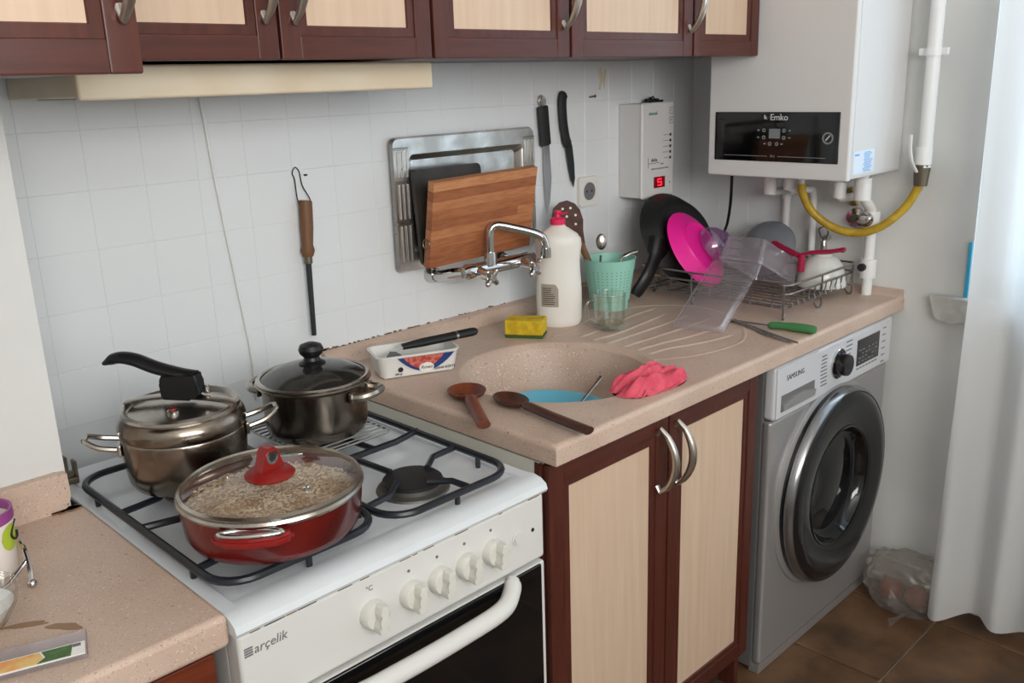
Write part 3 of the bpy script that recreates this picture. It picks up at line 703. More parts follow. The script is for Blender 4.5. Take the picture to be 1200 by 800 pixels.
# ring of the knob faces the viewer side
obj('knob_ring', LT([(0.0055, -0.0095), (0.009, -0.0095), (0.0095, 0.0), (0.009, 0.0095), (0.0055, 0.0095), (0.0055, -0.0095)], seg=24, M=kd @ tr(0, 0, 0.1005) @ Matrix.Rotation(PI/2, 4, 'X')), 'chrome', lk, local=True)
obj('knob_eye', LT([(0.0, -0.0088), (0.0056, -0.0088), (0.0056, 0.0088), (0.0, 0.0088)], seg=20, M=kd @ tr(0, 0, 0.1005) @ Matrix.Rotation(PI/2, 4, 'X')), 'ink', lk, local=True)
obj('steam_vent', LT([(0.0, 0.0), (0.0055, 0.0), (0.0055, 0.0025), (0.003, 0.003), (0.0025, 0.001), (0.0, 0.001)], seg=16, M=tr(0.01, -0.07, 0.0715)), 'chrome', rl, local=True)
for a in (-132, 48):
    A = Matrix.Rotation(math.radians(a), 4, 'Z') @ tr(0.110, 0, 0.046) @ Matrix.Rotation(math.radians(-5), 4, 'Y')
    hd = nb()
    pts = [(0.0, -0.050), (0.012, -0.048), (0.026, -0.032), (0.033, 0.0), (0.026, 0.032), (0.012, 0.048), (0.0, 0.050)]
    prism(hd, pts, -0.007, 0.007, M=A); bmesh.ops.bevel(hd, geom=hd.edges[:], offset=0.005, segments=3, affect='EDGES')
    h_ = obj('handle', hd, 'red_plastic', rp, local=True, label='red grip with chrome loop')
    lp = [A @ V((0.014 + 0.0105*math.cos(2*PI*k/36)*(1-0.25*math.sin(2*PI*k/36)**2), 0.037*math.sin(2*PI*k/36), 0.0075)) for k in range(36)]
    obj('handle_loop', TB(lp, 0.0036, seg=10, closed=True), 'chrome', h_, local=True)

# ------------------------------------------------------------------ washing machine
WX0, WX1, WY = -0.628, -0.032, -0.655
wm = thing('washing_machine', 'silver front loading washing machine with dark round door under the counter', 'washing machine', (-0.33, -0.34, 0.0))
obj('body', B(WX0, WX1, WY+0.02, -0.06, 0.012, 0.772, bev=0.006), 'wm_side', wm)
obj('front_panel', B(WX0, WX1, WY, WY+0.024, 0.03, 0.652, bev=0.008, seg=3), 'wm_silver', wm)
obj('control_panel', B(WX0, WX1, WY-0.008, WY+0.024, 0.6545, 0.781, bev=0.010, seg=3), 'wm_panel', wm)
obj('kick_plate', B(WX0+0.004, WX1-0.004, WY+0.004, WY+0.03, 0.002, 0.028), 'wm_silver', wm)
YP = WY-0.008
dw = obj('detergent_drawer', B(WX0+0.004, -0.436, YP-0.0012, YP+0.01, 0.660, 0.777, bev=0.001, seg=1), 'wm_panel', wm)
obj('drawer_recess', B(-0.605, -0.452, YP-0.002, YP+0.004, 0.672, 0.712, bev=0.0008, seg=1), 'wm_side', dw)
hs = nb(); prism(hs, [(-0.598, 0.676), (-0.458, 0.676), (-0.452, 0.69), (-0.50, 0.699), (-0.55, 0.699), (-0.598, 0.69)], 0.001, 0.007, M=FXZ(YP)); obj('drawer_grip', hs, 'wm_silver', dw)
text('SAMSUNG', 0.0175, FXZ(YP-0.0013) @ tr(-0.545, 0.7475, 0), 'ink', wm)
kb = obj('program_knob', LT([(0.036, 0.0), (0.036, 0.004), (0.034, 0.006), (0.0275, 0.006), (0.0265, 0.024), (0.025, 0.028), (0.0, 0.0285)], seg=40, M=FXZ(YP) @ tr(-0.335, 0.7225, 0)), 'wm_dark', wm)
obj('knob_rim', LT([(0.036, 0.0), (0.0375, 0.0), (0.0375, 0.0035), (0.036, 0.0045), (0.036, 0.0)], seg=40, M=FXZ(YP) @ tr(-0.335, 0.7225, 0)), 'chrome', kb)
dsp = obj('display', B(-0.236, -0.112, YP-0.0012, YP+0.004, 0.69, 0.757), 'wm_glass', wm)
random.seed(3)
di = nb()
for r in range(4):
    for c in range(6):
        if random.random() < 0.75: x = -0.226 + c*0.018; z = 0.697 + r*0.010; box(di, x, x+random.uniform(.006, .013), YP-0.0016, YP-0.001, z, z+0.003)
obj('display_icons', di, 'ink_dim', dsp)
pt = nb()
for k in range(9): z = 0.757 - k*0.009; box(pt, -0.424+0.004*abs(k-4)*0.3, -0.392+random.uniform(-.008, .004), YP-0.0005, YP+0.001, z, z+0.003)
for k in range(4): z = 0.765 - k*0.011; box(pt, -0.297, -0.268+random.uniform(-.006, .004), YP-0.0005, YP+0.001, z, z+0.003)
for k in range(6): z = 0.757 - k*0.018; box(pt, -0.093, -0.074, YP-0.0005, YP+0.001, z, z+0.003)
for k in range(7): x = -0.232 + k*0.017; box(pt, x, x+0.012, YP-0.0005, YP+0.001, 0.680, 0.6835)
o = obj('panel_print', pt, 'ink_grey', wm); o['kind'] = 'stuff'
DC = (-0.337, 0.412)
F = FXZ(WY) @ tr(DC[0], DC[1], 0)
door = obj('door', LT([(0.246, 0.0), (0.249, 0.012), (0.246, 0.03), (0.238, 0.041), (0.225, 0.046), (0.205, 0.047), (0.165, 0.040), (0.150, 0.036), (0.145, 0.030)], seg=72, M=F), 'wm_dark', wm, label='glossy black round door surround')
obj('door_ring', LT([(0.2488, 0.020), (0.2510, 0.025), (0.2485, 0.0335), (0.2435, 0.0395), (0.2410, 0.0405), (0.2400, 0.037)], seg=72, M=F), 'wm_ring', door)
obj('door_seat', LT([(0.240, -0.004), (0.262, -0.004), (0.261, 0.005), (0.252, 0.010), (0.246, 0.010)], seg=72, M=F), 'wm_silver', wm)
obj('door_glass', LT([(0.147, 0.034), (0.143, 0.024), (0.136, 0.012), (0.122, 0.006), (0.09, 0.010), (0.05, 0.016), (0.0, 0.018)], seg=56, M=F), 'wm_glass', door)
obj('door_inner_ring', LT([(0.150, 0.0362), (0.153, 0.0380), (0.1555, 0.0385), (0.1535, 0.0392), (0.149, 0.0375), (0.150, 0.0362)], seg=56, M=F), 'wm_dark', door)
for sx in (WX0+0.05, WX1-0.05):
    for sy in (-0.6, -0.12): obj('foot', LT([(0.0, 0.0), (0.02, 0.0), (0.018, 0.014), (0.0, 0.014)], seg=14, c=(sx, sy, 0)), 'rubber', wm)

# ------------------------------------------------------------------ boiler and pipes
bo = thing('boiler', 'white wall hung combi boiler with black glass control strip', 'boiler', (-0.15, -0.447, 1.153))
obj('body', B(-0.285, -0.004, -0.634, -0.262, 1.153, 1.90, bev=0.003), 'boiler_white', bo)
obj('front_cover', B(-0.302, -0.282, -0.638, -0.258, 1.150, 1.90, bev=0.005, seg=3), 'boiler_white', bo)
obj('side_panel', B(-0.278, -0.02, -0.6362, -0.633, 1.158, 1.895, bev=0.001, seg=1), 'boiler_white', bo)
cpn = obj('control_strip', B(-0.3045, -0.300, -0.613, -0.279, 1.190, 1.3085, bev=0.001, seg=1), 'black_glass', bo)
XB = -0.3048
text('Emko', 0.021, FYZ(XB) @ tr(0.458, 1.2955, 0), 'ink_light', cpn)
lg = nb(); prism(lg, [(0.418, 1.301), (0.421, 1.301), (0.422, 1.296), (0.426, 1.297), (0.428, 1.292), (0.433, 1.299), (0.429, 1.299), (0.426, 1.290), (0.423, 1.293), (0.419, 1.291)], 0, 0.0006, M=FYZ(XB)); obj('emblem', lg, 'ink_light', cpn)
text('fire', 0.0095, FYZ(XB) @ tr(0.444, 1.2035, 0), 'ink_dim', cpn, shear=0.25)
ln = nb(); box(ln, XB-0.0005, XB, -0.430, -0.309, 1.2022, 1.2036); box(ln, XB-0.0005, XB, -0.583, -0.459, 1.2022, 1.2036); obj('trim_line', ln, 'ink_dim', cpn)
obj('screen', B(XB-0.0006, XB, -0.463, -0.433, 1.246, 1.269), 'ink_dim', cpn, label='small grey display')
for y, z in ((0.419, 1.265), (0.419, 1.248), (0.473, 1.265), (0.473, 1.248), (0.436, 1.233), (0.455, 1.233)):
    obj('button', LT([(0.0022, 0.0006), (0.0048, 0.0006), (0.0048, 0.0), (0.0022, 0.0), (0.0022, 0.0006)], seg=16, M=FYZ(XB) @ tr(y, z, 0)), 'ink_dim', cpn)
mk = nb()
for y, z in ((0.404, 1.265), (0.404, 1.248), (0.488, 1.265), (0.488, 1.248), (0.422, 1.233), (0.468, 1.233)): box(mk, XB-0.0005, XB, -y-0.0028, -y+0.0028, z-0.0018, z+0.0018)
o = obj('panel_print', mk, 'ink_dim', cpn); o['kind'] = 'stuff'
obj('gauge', LT([(0.010, 0.0008), (0.014, 0.0008), (0.014, 0.0), (0.010, 0.0), (0.010, 0.0008)], seg=28, M=FYZ(XB) @ tr(0.586, 1.249, 0)), 'ink_dim', cpn)
obj('gauge_needle', prism(nb(), [(0.580, 1.245), (0.582, 1.243), (0.592, 1.255), (0.590, 1.256)], 0, 0.0008, M=FYZ(XB)), 'ink_light', cpn)
stk = obj('sticker', B(-0.272, -0.165, -0.6374, -0.636, 1.164, 1.217), 'sticker', bo, label='pale blue type plate sticker')
sk = nb(); random.seed(9)
for k in range(14): z = 1.167 + k*0.0034; box(sk, -0.224+random.uniform(0, .01), -0.172-random.uniform(0, .02), -0.6378, -0.637, z, z+0.0018)
box(sk, -0.268, -0.245, -0.6378, -0.637, 1.206, 1.2105); obj('sticker_print', sk, 'sticker_blue', stk)
def pipe(name, pts, r, m, label, fit=(), n=5, parts=()):
    t = thing(name, label, 'pipe', pts[-1])
    obj('tube', TB(pts if n == 0 else spline(pts, n), r, seg=14), m, t)
    for (p, d, fr, fl, fm) in fit:
        p = V(p); d = V(d).normalized(); obj('fitting', TB([p, p+d*fl], fr, seg=16), fm, t)
    return t
ZB = 1.156
pipe('water_pipe', [(-0.12, -0.338, ZB), (-0.12, -0.338, 1.105), (-0.11, -0.338, 1.09), (-0.045, -0.34, 1.086), (-0.03, -0.34, 1.07), (-0.03, -0.34, 0.98), (-0.03, -0.34, 0.845)], 0.0105, 'pvc', 'white water pipe dropping from boiler beside the black cable',
     fit=[((-0.12, -0.338, 1.135), (0, 0, -1), 0.0165, 0.05, 'pvc'), ((-0.03, -0.34, 1.095), (0, 0, -1), 0.014, 0.03, 'pvc')])
pipe('water_pipe', [(-0.12, -0.395, ZB), (-0.12, -0.395, 1.115), (-0.115, -0.40, 1.10), (-0.06, -0.415, 1.095), (-0.035, -0.42, 1.085), (-0.03, -0.42, 1.0), (-0.03, -0.42, 0.845)], 0.0095, 'pvc', 'white elbowed water pipe next to the yellow gas hose',
     fit=[((-0.12, -0.395, 1.145), (0, 0, -1), 0.015, 0.045, 'pvc'), ((-0.12, -0.402, 1.10), (0.3, -1, 0), 0.013, 0.02, 'pvc')])
pipe('water_pipe', [(-0.10, -0.525, ZB), (-0.10, -0.525, 1.10), (-0.09, -0.525, 1.085), (-0.05, -0.525, 1.08), (-0.008, -0.525, 1.08)], 0.011, 'pvc', 'short white water pipe bending into chrome wall rosettes',
     fit=[((-0.10, -0.525, 1.125), (0, 0, -1), 0.016, 0.04, 'pvc'), ((-0.004, -0.525, 1.08), (-1, 0, 0), 0.026, 0.012, 'chrome')])
t5 = pipe('water_pipe', [(-0.11, -0.59, ZB), (-0.11, -0.59, 1.12), (-0.10, -0.59, 1.09), (-0.06, -0.59, 1.06), (-0.045, -0.59, 1.03), (-0.045, -0.59, 0.95), (-0.045, -0.59, 0.83)], 0.0135, 'pvc', 'thick white pipe with ball valve running down to the counter',
     fit=[((-0.11, -0.59, 1.14), (0, 0, -1), 0.021, 0.055, 'pvc'), ((-0.045, -0.59, 1.05), (0, 0, -1), 0.021, 0.05, 'pvc'), ((-0.045, -0.59, 0.925), (0, 0, -1), 0.021, 0.05, 'pvc')])
obj('valve', LT([(0.0, 0.0), (0.019, 0.0), (0.019, 0.006), (0.013, 0.007), (0.011, 0.02), (0.0, 0.021)], seg=20, M=FYZ(-0.062) @ tr(0.585, 1.03, 0)), 'chrome', t5)
obj('valve', LT([(0.0, 0.0), (0.010, 0.0), (0.010, 0.012), (0.0, 0.013)], seg=16, M=FYZ(-0.064) @ tr(0.585, 0.905, 0)), 'ink', t5)
vs = thing('wall_valve', 'chrome wall rosette under the boiler', 'valve', (-0.004, -0.53, 1.03))
obj('rosette', LT([(0.0, 0.0), (0.027, 0.0), (0.025, 0.006), (0.012, 0.008), (0.0, 0.008)], seg=24, M=FYZ(-0.003) @ tr(0.53, 1.022, 0)), 'chrome', vs)
obj('spindle', LT([(0.0, 0.0), (0.010, 0.0), (0.010, 0.024), (0.0, 0.026)], seg=16, M=FYZ(-0.010) @ tr(0.53, 1.022, 0)), 'brass_dull', vs)
tp_ = thing('wall_tap', 'small chrome angle tap on the end wall behind the dish rack', 'tap', (-0.004, -0.455, 0.93))
obj('stem', TB([(-0.003, -0.455, 0.962), (-0.022, -0.455, 0.962), (-0.028, -0.455, 0.955), (-0.028, -0.455, 0.925)], 0.009, seg=12), 'chrome', tp_)
obj('loop', TB(spline([(-0.028, -0.447, 0.962), (-0.031, -0.442, 0.986), (-0.031, -0.455, 0.998), (-0.031, -0.468, 0.986), (-0.028, -0.463, 0.962)], 5), 0.0035, seg=8), 'chrome', tp_)
# gas hose and pipe
gh = thing('gas_hose', 'yellow flexible gas hose sagging between boiler and wall pipe', 'hose', (-0.1, -0.57, 1.0))
hp = spline([(-0.15, -0.446, 1.122), (-0.148, -0.449, 1.095), (-0.13, -0.472, 1.045), (-0.108, -0.52, 1.008), (-0.090, -0.575, 0.997), (-0.072, -0.628, 1.016), (-0.048, -0.672, 1.062), (-0.042, -0.695, 1.105), (-0.04, -0.703, 1.125)], 6)
obj('tube', TB(hp, 0.0105, seg=14), 'yellow_hose', gh)
obj('nipple', TB([(-0.15, -0.446, ZB), (-0.15, -0.446, 1.118)], 0.009, seg=12), 'chrome', gh)
gpipe = thing('gas_pipe', 'white vertical gas pipe with lever valve beside the boiler', 'pipe', (-0.04, -0.708, 1.13))
obj('tube', TB([(-0.04, -0.708, 1.17), (-0.04, -0.708, 2.54)], 0.0165, seg=18), 'pvc', gpipe)
obj('socket', TB([(-0.04, -0.706, 1.215), (-0.04, -0.706, 1.165)], 0.0195, seg=18), 'pvc', gpipe)
obj('valve_body', TB([(-0.04, -0.705, 1.172), (-0.04, -0.704, 1.12)], [0.021, 0.0165], seg=10), 'brass_dull', gpipe)
obj('valve_lever', TB(spline([(-0.062, -0.70, 1.155), (-0.074, -0.692, 1.18), (-0.076, -0.686, 1.21), (-0.074, -0.684, 1.245)], 4), 0.0065, seg=8, flat=0.5), 'pvc', gpipe)
cl = nb(); lathe(cl, [(0.0165, -0.009), (0.0205, -0.009), (0.0205, 0.009), (0.0165, 0.009), (0.0165, -0.009)], seg=20, c=(-0.04, -0.708, 1.436)); box(cl, -0.04, -0.001, -0.714, -0.702, 1.43, 1.442); box(cl, -0.046, -0.034, -0.742, -0.674, 1.428, 1.445, bev=0.002)
obj('pipe_clamp', cl, 'pvc', gpipe)
single('power_cable', TB(spline([(-0.20, -0.268, 1.156), (-0.19, -0.262, 1.11), (-0.15, -0.235, 1.05), (-0.09, -0.19, 0.99), (-0.04, -0.15, 0.955), (-0.012, -0.14, 0.94)], 6), 0.0042, seg=8), 'rubber', 'black power cable hanging in a curve below the boiler', 'cable', origin=(-0.2, -0.268, 1.156))

# ------------------------------------------------------------------ wall-hung things
def wire_cord(name, pts, r, m, label, cat): return single(name, TB(spline(pts, 6), r, seg=8), m, label, cat, origin=pts[0])
wire_cord('electric_cord', [(-1.556, -0.006, 1.396), (-1.551, -0.006, 1.33), (-1.546, -0.006, 1.258), (-1.538, -0.006, 1.17), (-1.531, -0.006, 1.096), (-1.519, -0.006, 0.976), (-1.512, -0.006, 0.90), (-1.510, -0.006, 0.80)], 0.0034, 'pvc', 'thin white cord running down the tiles behind the stove', 'cord')
ss = thing('sharpening_steel', 'dark sharpening steel with wooden handle hung by a wire loop', 'sharpening steel', (-1.372, -0.018, 0.907))
obj('rod', TB([(-1.3705, -0.018, 1.066), (-1.373, -0.018, 0.907)], [0.0062, 0.0052], seg=10), 'dark_blade', ss)
obj('ferrule', TB([(-1.370, -0.018, 1.074), (-1.3705, -0.018, 1.058)], 0.0085, seg=12), 'brass_dull', ss)
obj('handle', TB([(-1.364, -0.018, 1.184), (-1.3645, -0.018, 1.18), (-1.367, -0.018, 1.13), (-1.369, -0.018, 1.095), (-1.3695, -0.018, 1.084), (-1.370, -0.018, 1.072)], [0.012, 0.0135, 0.0135, 0.0115, 0.0145, 0.011], seg=16), 'brown_wood', ss)
obj('wire_loop', TB(spline([(-1.377, -0.018, 1.176), (-1.379, -0.012, 1.19), (-1.377, -0.006, 1.225), (-1.380, -0.004, 1.238), (-1.3725, -0.003, 1.249), (-1.364, -0.004, 1.24), (-1.361, -0.006, 1.213), (-1.351, -0.012, 1.188), (-1.351, -0.018, 1.174)], 4), 0.0013, seg=6), 'ink', ss)
single('wall_nail', TB([(-1.352, 0.0, 1.232), (-1.352, -0.012, 1.233)], 0.002, seg=8), 'ink', 'tiny dark nail beside the sharpening steel loop', 'nail', origin=(-1.352, 0, 1.232))
nl = nb(); tube(nl, [(-0.474, 0.0, 1.353), (-0.472, -0.022, 1.356)], 0.002, seg=8); tube(nl, [(-0.472, -0.021, 1.356), (-0.472, -0.023, 1.356)], 0.004, seg=8)
single('wall_nail', nl, 'grime', 'rusty bare nail in the tiles between knives and regulator', 'nail', origin=(-0.474, 0, 1.353))
# steel tray leaning on the wall
ty = thing('serving_tray', 'scuffed rectangular steel tray with ribbed rim standing behind the tap', 'tray', (-0.925, -0.01, 1.0))
TX0, TX1, TZ0, TZ1 = -1.146, -0.704, 0.998, 1.292
tb = nb()
R = ring_faces(tb, [(rrect(TX0, TX1, TZ0, TZ1, 0.016), 0.012), (rrect(TX0+0.004, TX1-0.004, TZ0+0.004, TZ1-0.004, 0.014), 0.020), (rrect(TX0+0.045, TX1-0.045, TZ0+0.038, TZ1-0.038, 0.012), 0.022), (rrect(TX0+0.050, TX1-0.050, TZ0+0.043, TZ1-0.043, 0.012), 0.018), (rrect(TX0+0.058, TX1-0.058, TZ0+0.052, TZ1-0.052, 0.01), 0.004)], FXZ(-0.003))
tb.faces.new(R[-1])
obj('plate', tb, 'tray_steel', ty, angle=25)
for side in (0, 1):
    xa = TX0+0.008 if side == 0 else TX1-0.040
    for seg_, (za, zb) in enumerate(((1.205, 1.262), (1.115, 1.192), (1.022, 1.102))):
        for k in range(3):
            x = xa + 0.004 + k*0.012
            obj('rib', B(x, x+0.0065, -0.0275, -0.022, za, zb, bev=0.0022, seg=2), 'tray_steel', ty)
        obj('rib', B(xa-0.004, xa+0.036, -0.0265, -0.023, zb+0.003, zb+0.008, bev=0.0015, seg=1), 'tray_steel', ty)
# boards
db = nb(); prism(db, rrect(-0.10, 0.10, 0.0, 0.21, 0.012), 0.0, 0.010); 
single('cutting_board', db, 'dark_board', 'dark grey cutting board tucked between tray and bamboo board', 'cutting board', M=Matrix.Translation((-1.005, -0.048, 1.012)) @ Matrix.Rotation(math.radians(90-5), 4, 'X'))
bb = thing('cutting_board', 'thick striped bamboo cutting board leaning behind the tap spout', 'cutting board', M=Matrix.Translation((-0.953, -0.066, 1.018)) @ Matrix.Rotation(math.radians(-1.2), 4, 'Y') @ Matrix.Rotation(math.radians(90+11), 4, 'X'))
random.seed(21)
rows = 9; hh = 0.192/rows
for k in range(rows):
    cuts = sorted([-0.158, 0.158] + [random.uniform(-0.12, 0.12) for _ in range(random.choice((0, 1)))])
    for a, b in zip(cuts, cuts[1:]):
        obj('bamboo_strip', B(a+0.0001, b-0.0001, k*hh+0.0001, (k+1)*hh-0.0001, 0.0, 0.019, bev=0.0004, seg=1), 'bamboo%d' % random.randrange(4), bb, local=True)
obj('hanging_ring', TB([(-0.160 - 0.004, 0.055 + 0.011*math.cos(a), 0.012 + 0.011*math.sin(a)) for a in [2*PI*i/20 for i in range(20)]], 0.0014, seg=6, closed=True), 'brass_dull', bb, local=True)
# tap
tap = thing('wall_tap', 'chrome wall mounted mixer tap with swivel spout over the sink', 'tap', (-0.93, -0.1, 0.98))
obj('body', TB([(-1.035, -0.108, 0.992), (-1.02, -0.108, 0.992), (-1.0, -0.108, 0.992), (-0.85, -0.108, 0.992), (-0.83, -0.108, 0.992), (-0.815, -0.108, 0.992)], [0.012, 0.018, 0.016, 0.016, 0.018, 0.012], seg=16), 'chrome', tap)
for x in (-1.035, -0.812):
    obj('inlet', TB(spline([(x-0.006, -0.004, 0.978), (x-0.006, -0.032, 0.978), (x, -0.08, 0.988), (x+0.005, -0.108, 0.992)], 4), 0.0125, seg=14), 'chrome', tap)
    obj('escutcheon', LT([(0.0, 0.0), (0.0205, 0.0), (0.0195, 0.008), (0.015, 0.022), (0.0, 0.022)], seg=24, M=FXZ(-0.0028) @ tr(x-0.006, 0.978, 0)), 'chrome', tap)
for x in (-0.995, -0.856):
    va = obj('valve', TB([(x, -0.112, 0.990), (x, -0.150, 0.983)], [0.014, 0.011], seg=16), 'chrome', tap)
    cr = nb(); c0 = V((x, -0.158, 0.982))
    for k in range(4):
        a = PI/4 + k*PI/2; e = c0 + V((math.cos(a)*0.019, -0.002, math.sin(a)*0.019)); tube(cr, [c0, e], [0.008, 0.0062], seg=8); sph(cr, e, 0.0064, 8)
    tube(cr, [c0 + V((0, 0.01, 0)), c0 + V((0, -0.009, 0))], [0.011, 0.008], seg=12)
    obj('cross_handle', cr, 'chrome', va)
obj('spout_collar', TB([(-0.956, -0.115, 1.0), (-0.956, -0.116, 1.03)], [0.016, 0.013], seg=16), 'chrome', tap)
obj('spout', TB(spline([(-0.956, -0.116, 1.02), (-0.956, -0.117, 1.065), (-0.952, -0.119, 1.083), (-0.938, -0.127, 1.089), (-0.905, -0.150, 1.079), (-0.872, -0.172, 1.067), (-0.856, -0.184, 1.056), (-0.850, -0.188, 1.040), (-0.849, -0.189, 1.020)], 5), 0.0095, seg=14), 'chrome', tap)
obj('aerator', TB([(-0.849, -0.189, 1.03), (-0.849, -0.189, 1.008)], 0.0122, seg=16), 'chrome', tap)
# knives on the wall
k1 = thing('kitchen_knife', 'steel bladed knife with black taped handle hung on the tiles', 'knife', (-0.655, -0.012, 1.07))
FK = FXZ(-0.006)
obj('blade', prism(nb(), [(-0.661, 1.245), (-0.640, 1.245), (-0.634, 1.16), (-0.640, 1.105), (-0.654, 1.068), (-0.660, 1.16)], 0.004, 0.006, M=FK), 'blade', k1)
obj('handle', TB([(-0.6645, -0.014, 1.338), (-0.664, -0.014, 1.334), (-0.656, -0.014, 1.246), (-0.6555, -0.014, 1.243)], [0.0165, 0.0185, 0.0185, 0.0165], seg=14, flat=0.45, up=(0, 1, 0)), 'soft_black', k1)
obj('hanging_disc', LT([(0.0, 0.0), (0.014, 0.0), (0.014, 0.004), (0.0, 0.005)], seg=20, M=FXZ(-0.003) @ tr(-0.657, 1.350, 0)), 'tray_steel', k1)
obj('hanging_loop', TB(spline([(-0.671, -0.012, 1.336), (-0.674, -0.012, 1.352), (-0.668, -0.012, 1.364), (-0.662, -0.012, 1.352), (-0.659, -0.012, 1.336)], 4), 0.0016, seg=6), 'wire', k1)
k2 = thing('kitchen_knife', 'all black kitchen knife with curved handle hung on the tiles', 'knife', (-0.56, -0.012, 1.13))
obj('handle', TB(spline([(-0.580, -0.012, 1.368), (-0.589, -0.012, 1.35), (-0.587, -0.012, 1.30), (-0.578, -0.012, 1.255), (-0.568, -0.012, 1.236)], 4), [0.008]+[0.0145]*15+[0.012], seg=12, flat=0.5, up=(0, 1, 0)), 'soft_black', k2)
obj('blade', prism(nb(), [(-0.580, 1.243), (-0.560, 1.247), (-0.553, 1.236), (-0.546, 1.19), (-0.544, 1.15), (-0.549, 1.128), (-0.561, 1.155), (-0.572, 1.20)], 0.004, 0.006, M=FK), 'dark_blade', k2)
# outlet
ot = thing('wall_socket', 'white single wall socket on the tiles below the knives', 'socket', (-0.488, -0.003, 1.11))
obj('cover', prism(nb(), rrect(-0.528, -0.448, 1.073, 1.150, 0.008), 0.0, 0.010, M=FXZ(-0.003)), 'white_plastic', ot)
obj('socket_well', LT([(0.024, 0.0105), (0.0245, 0.012), (0.027, 0.012), (0.027, 0.009), (0.024, 0.0105)], seg=32, M=FXZ(-0.003) @ tr(-0.488, 1.1115, 0)), 'white_plastic', ot)
obj('socket_face', LT([(0.0, 0.0104), (0.0236, 0.0104), (0.0236, 0.009)], seg=28, M=FXZ(-0.003) @ tr(-0.488, 1.1115, 0)), 'ink_grey', ot)
for dx in (-0.0095, 0.0095): obj('pin_hole', LT([(0.0, 0.0112), (0.003, 0.0112), (0.003, 0.010)], seg=12, M=FXZ(-0.003) @ tr(-0.488+dx, 1.1115, 0)), 'ink', ot)
# voltage regulator
rg = thing('voltage_regulator', 'white wall mounted voltage regulator with glowing red digit', 'regulator', (-0.278, -0.04, 1.08))
obj('body', B(-0.352, -0.206, -0.077, -0.003, 1.080, 1.331, bev=0.004), 'boiler_white', rg)
obj('front_cover', B(-0.353, -0.205, -0.084, -0.074, 1.078, 1.333, bev=0.007, seg=3), 'boiler_white', rg)
YR = -0.0843; FR = FXZ(YR)
text('akamak', 0.013, FR @ tr(-0.305, 1.3045, 0), 'print_teal', rg)
for z in (1.309, 1.284):
    f_ = nb(); ring_faces(f_, [(rrect(-0.231, -0.213, z-0.009, z+0.009, 0.003, 3), 0.0), (rrect(-0.231, -0.213, z-0.009, z+0.009, 0.003, 3), 0.0004), (rrect(-0.2297, -0.2143, z-0.0077, z+0.0077, 0.0025, 3), 0.0004)], FR); obj('mark_frame', f_, 'ink_grey', rg)
text('1', 0.009, FR @ tr(-0.222, 1.309, 0), 'ink_grey', rg); text('0', 0.009, FR @ tr(-0.222, 1.284, 0), 'ink_grey', rg)
tl_ = nb()
for k in range(5):
    z = 1.245 - k*0.0155
    obj('indicator', B(-0.229, -0.2215, YR-0.0006, YR+0.001, z-0.0035, z+0.0035), 'ink', rg)
    box(tl_, -0.252-random.uniform(0, .008), -0.234, YR-0.0003, YR+0.001, z-0.0006, z+0.0008)
o = obj('panel_print', tl_, 'ink_grey', rg); o['kind'] = 'stuff'
text('delta', 0.0145, FR @ tr(-0.298, 1.1805, 0), 'ink', rg); text('evo', 0.0085, FR @ tr(-0.262, 1.1685, 0), 'ink_grey', rg)
text('SERVO VOLTAJ REGULATORU', 0.0058, FR @ tr(-0.272, 1.156, 0), 'ink_grey', rg)
br = nb(); box(br, -0.325, -0.3238, YR-0.0003, YR+0.001, 1.160, 1.188); box(br, -0.325, -0.272, YR-0.0003, YR+0.001, 1.1715, 1.1727); obj('panel_print', br, 'ink', rg)
led = obj('led_display', B(-0.299, -0.249, YR-0.0012, YR+0.002, 1.104, 1.134), 'led_back', rg, label='glowing red numeric display')
sg = nb()
for q in ((-0.282, -0.266, 1.126, 1.1285), (-0.282, -0.266, 1.1178, 1.1203), (-0.282, -0.266, 1.1095, 1.112), (-0.284, -0.2815, 1.119, 1.128), (-0.2665, -0.264, 1.110, 1.119)): box(sg, q[0], q[1], YR-0.0018, YR-0.001, q[2], q[3])
obj('digit', sg, 'led_red', led)
text('V', 0.009, FR @ tr(-0.226, 1.114, 0), 'ink_grey', rg)
tj = nb()
for k in range(5): x = -0.26 + k*0.010; box(tj, x, x+0.007, -0.05, -0.02, 1.330, 1.337+random.uniform(0, .006))
tube(tj, spline([(-0.275, -0.04, 1.331), (-0.262, -0.04, 1.345), (-0.25, -0.035, 1.340), (-0.235, -0.03, 1.347), (-0.22, -0.03, 1.334)], 4), 0.0022, seg=6)
obj('terminal_block', tj, 'ink', rg)

# ------------------------------------------------------------------ things on the main counter
RT = Matrix(((0.708, 0.706, 0, 0), (-0.706, 0.708, 0, 0), (0, 0, 1, 0), (0, 0, 0, 1)))    # local x runs square to the diagonal of the room corner
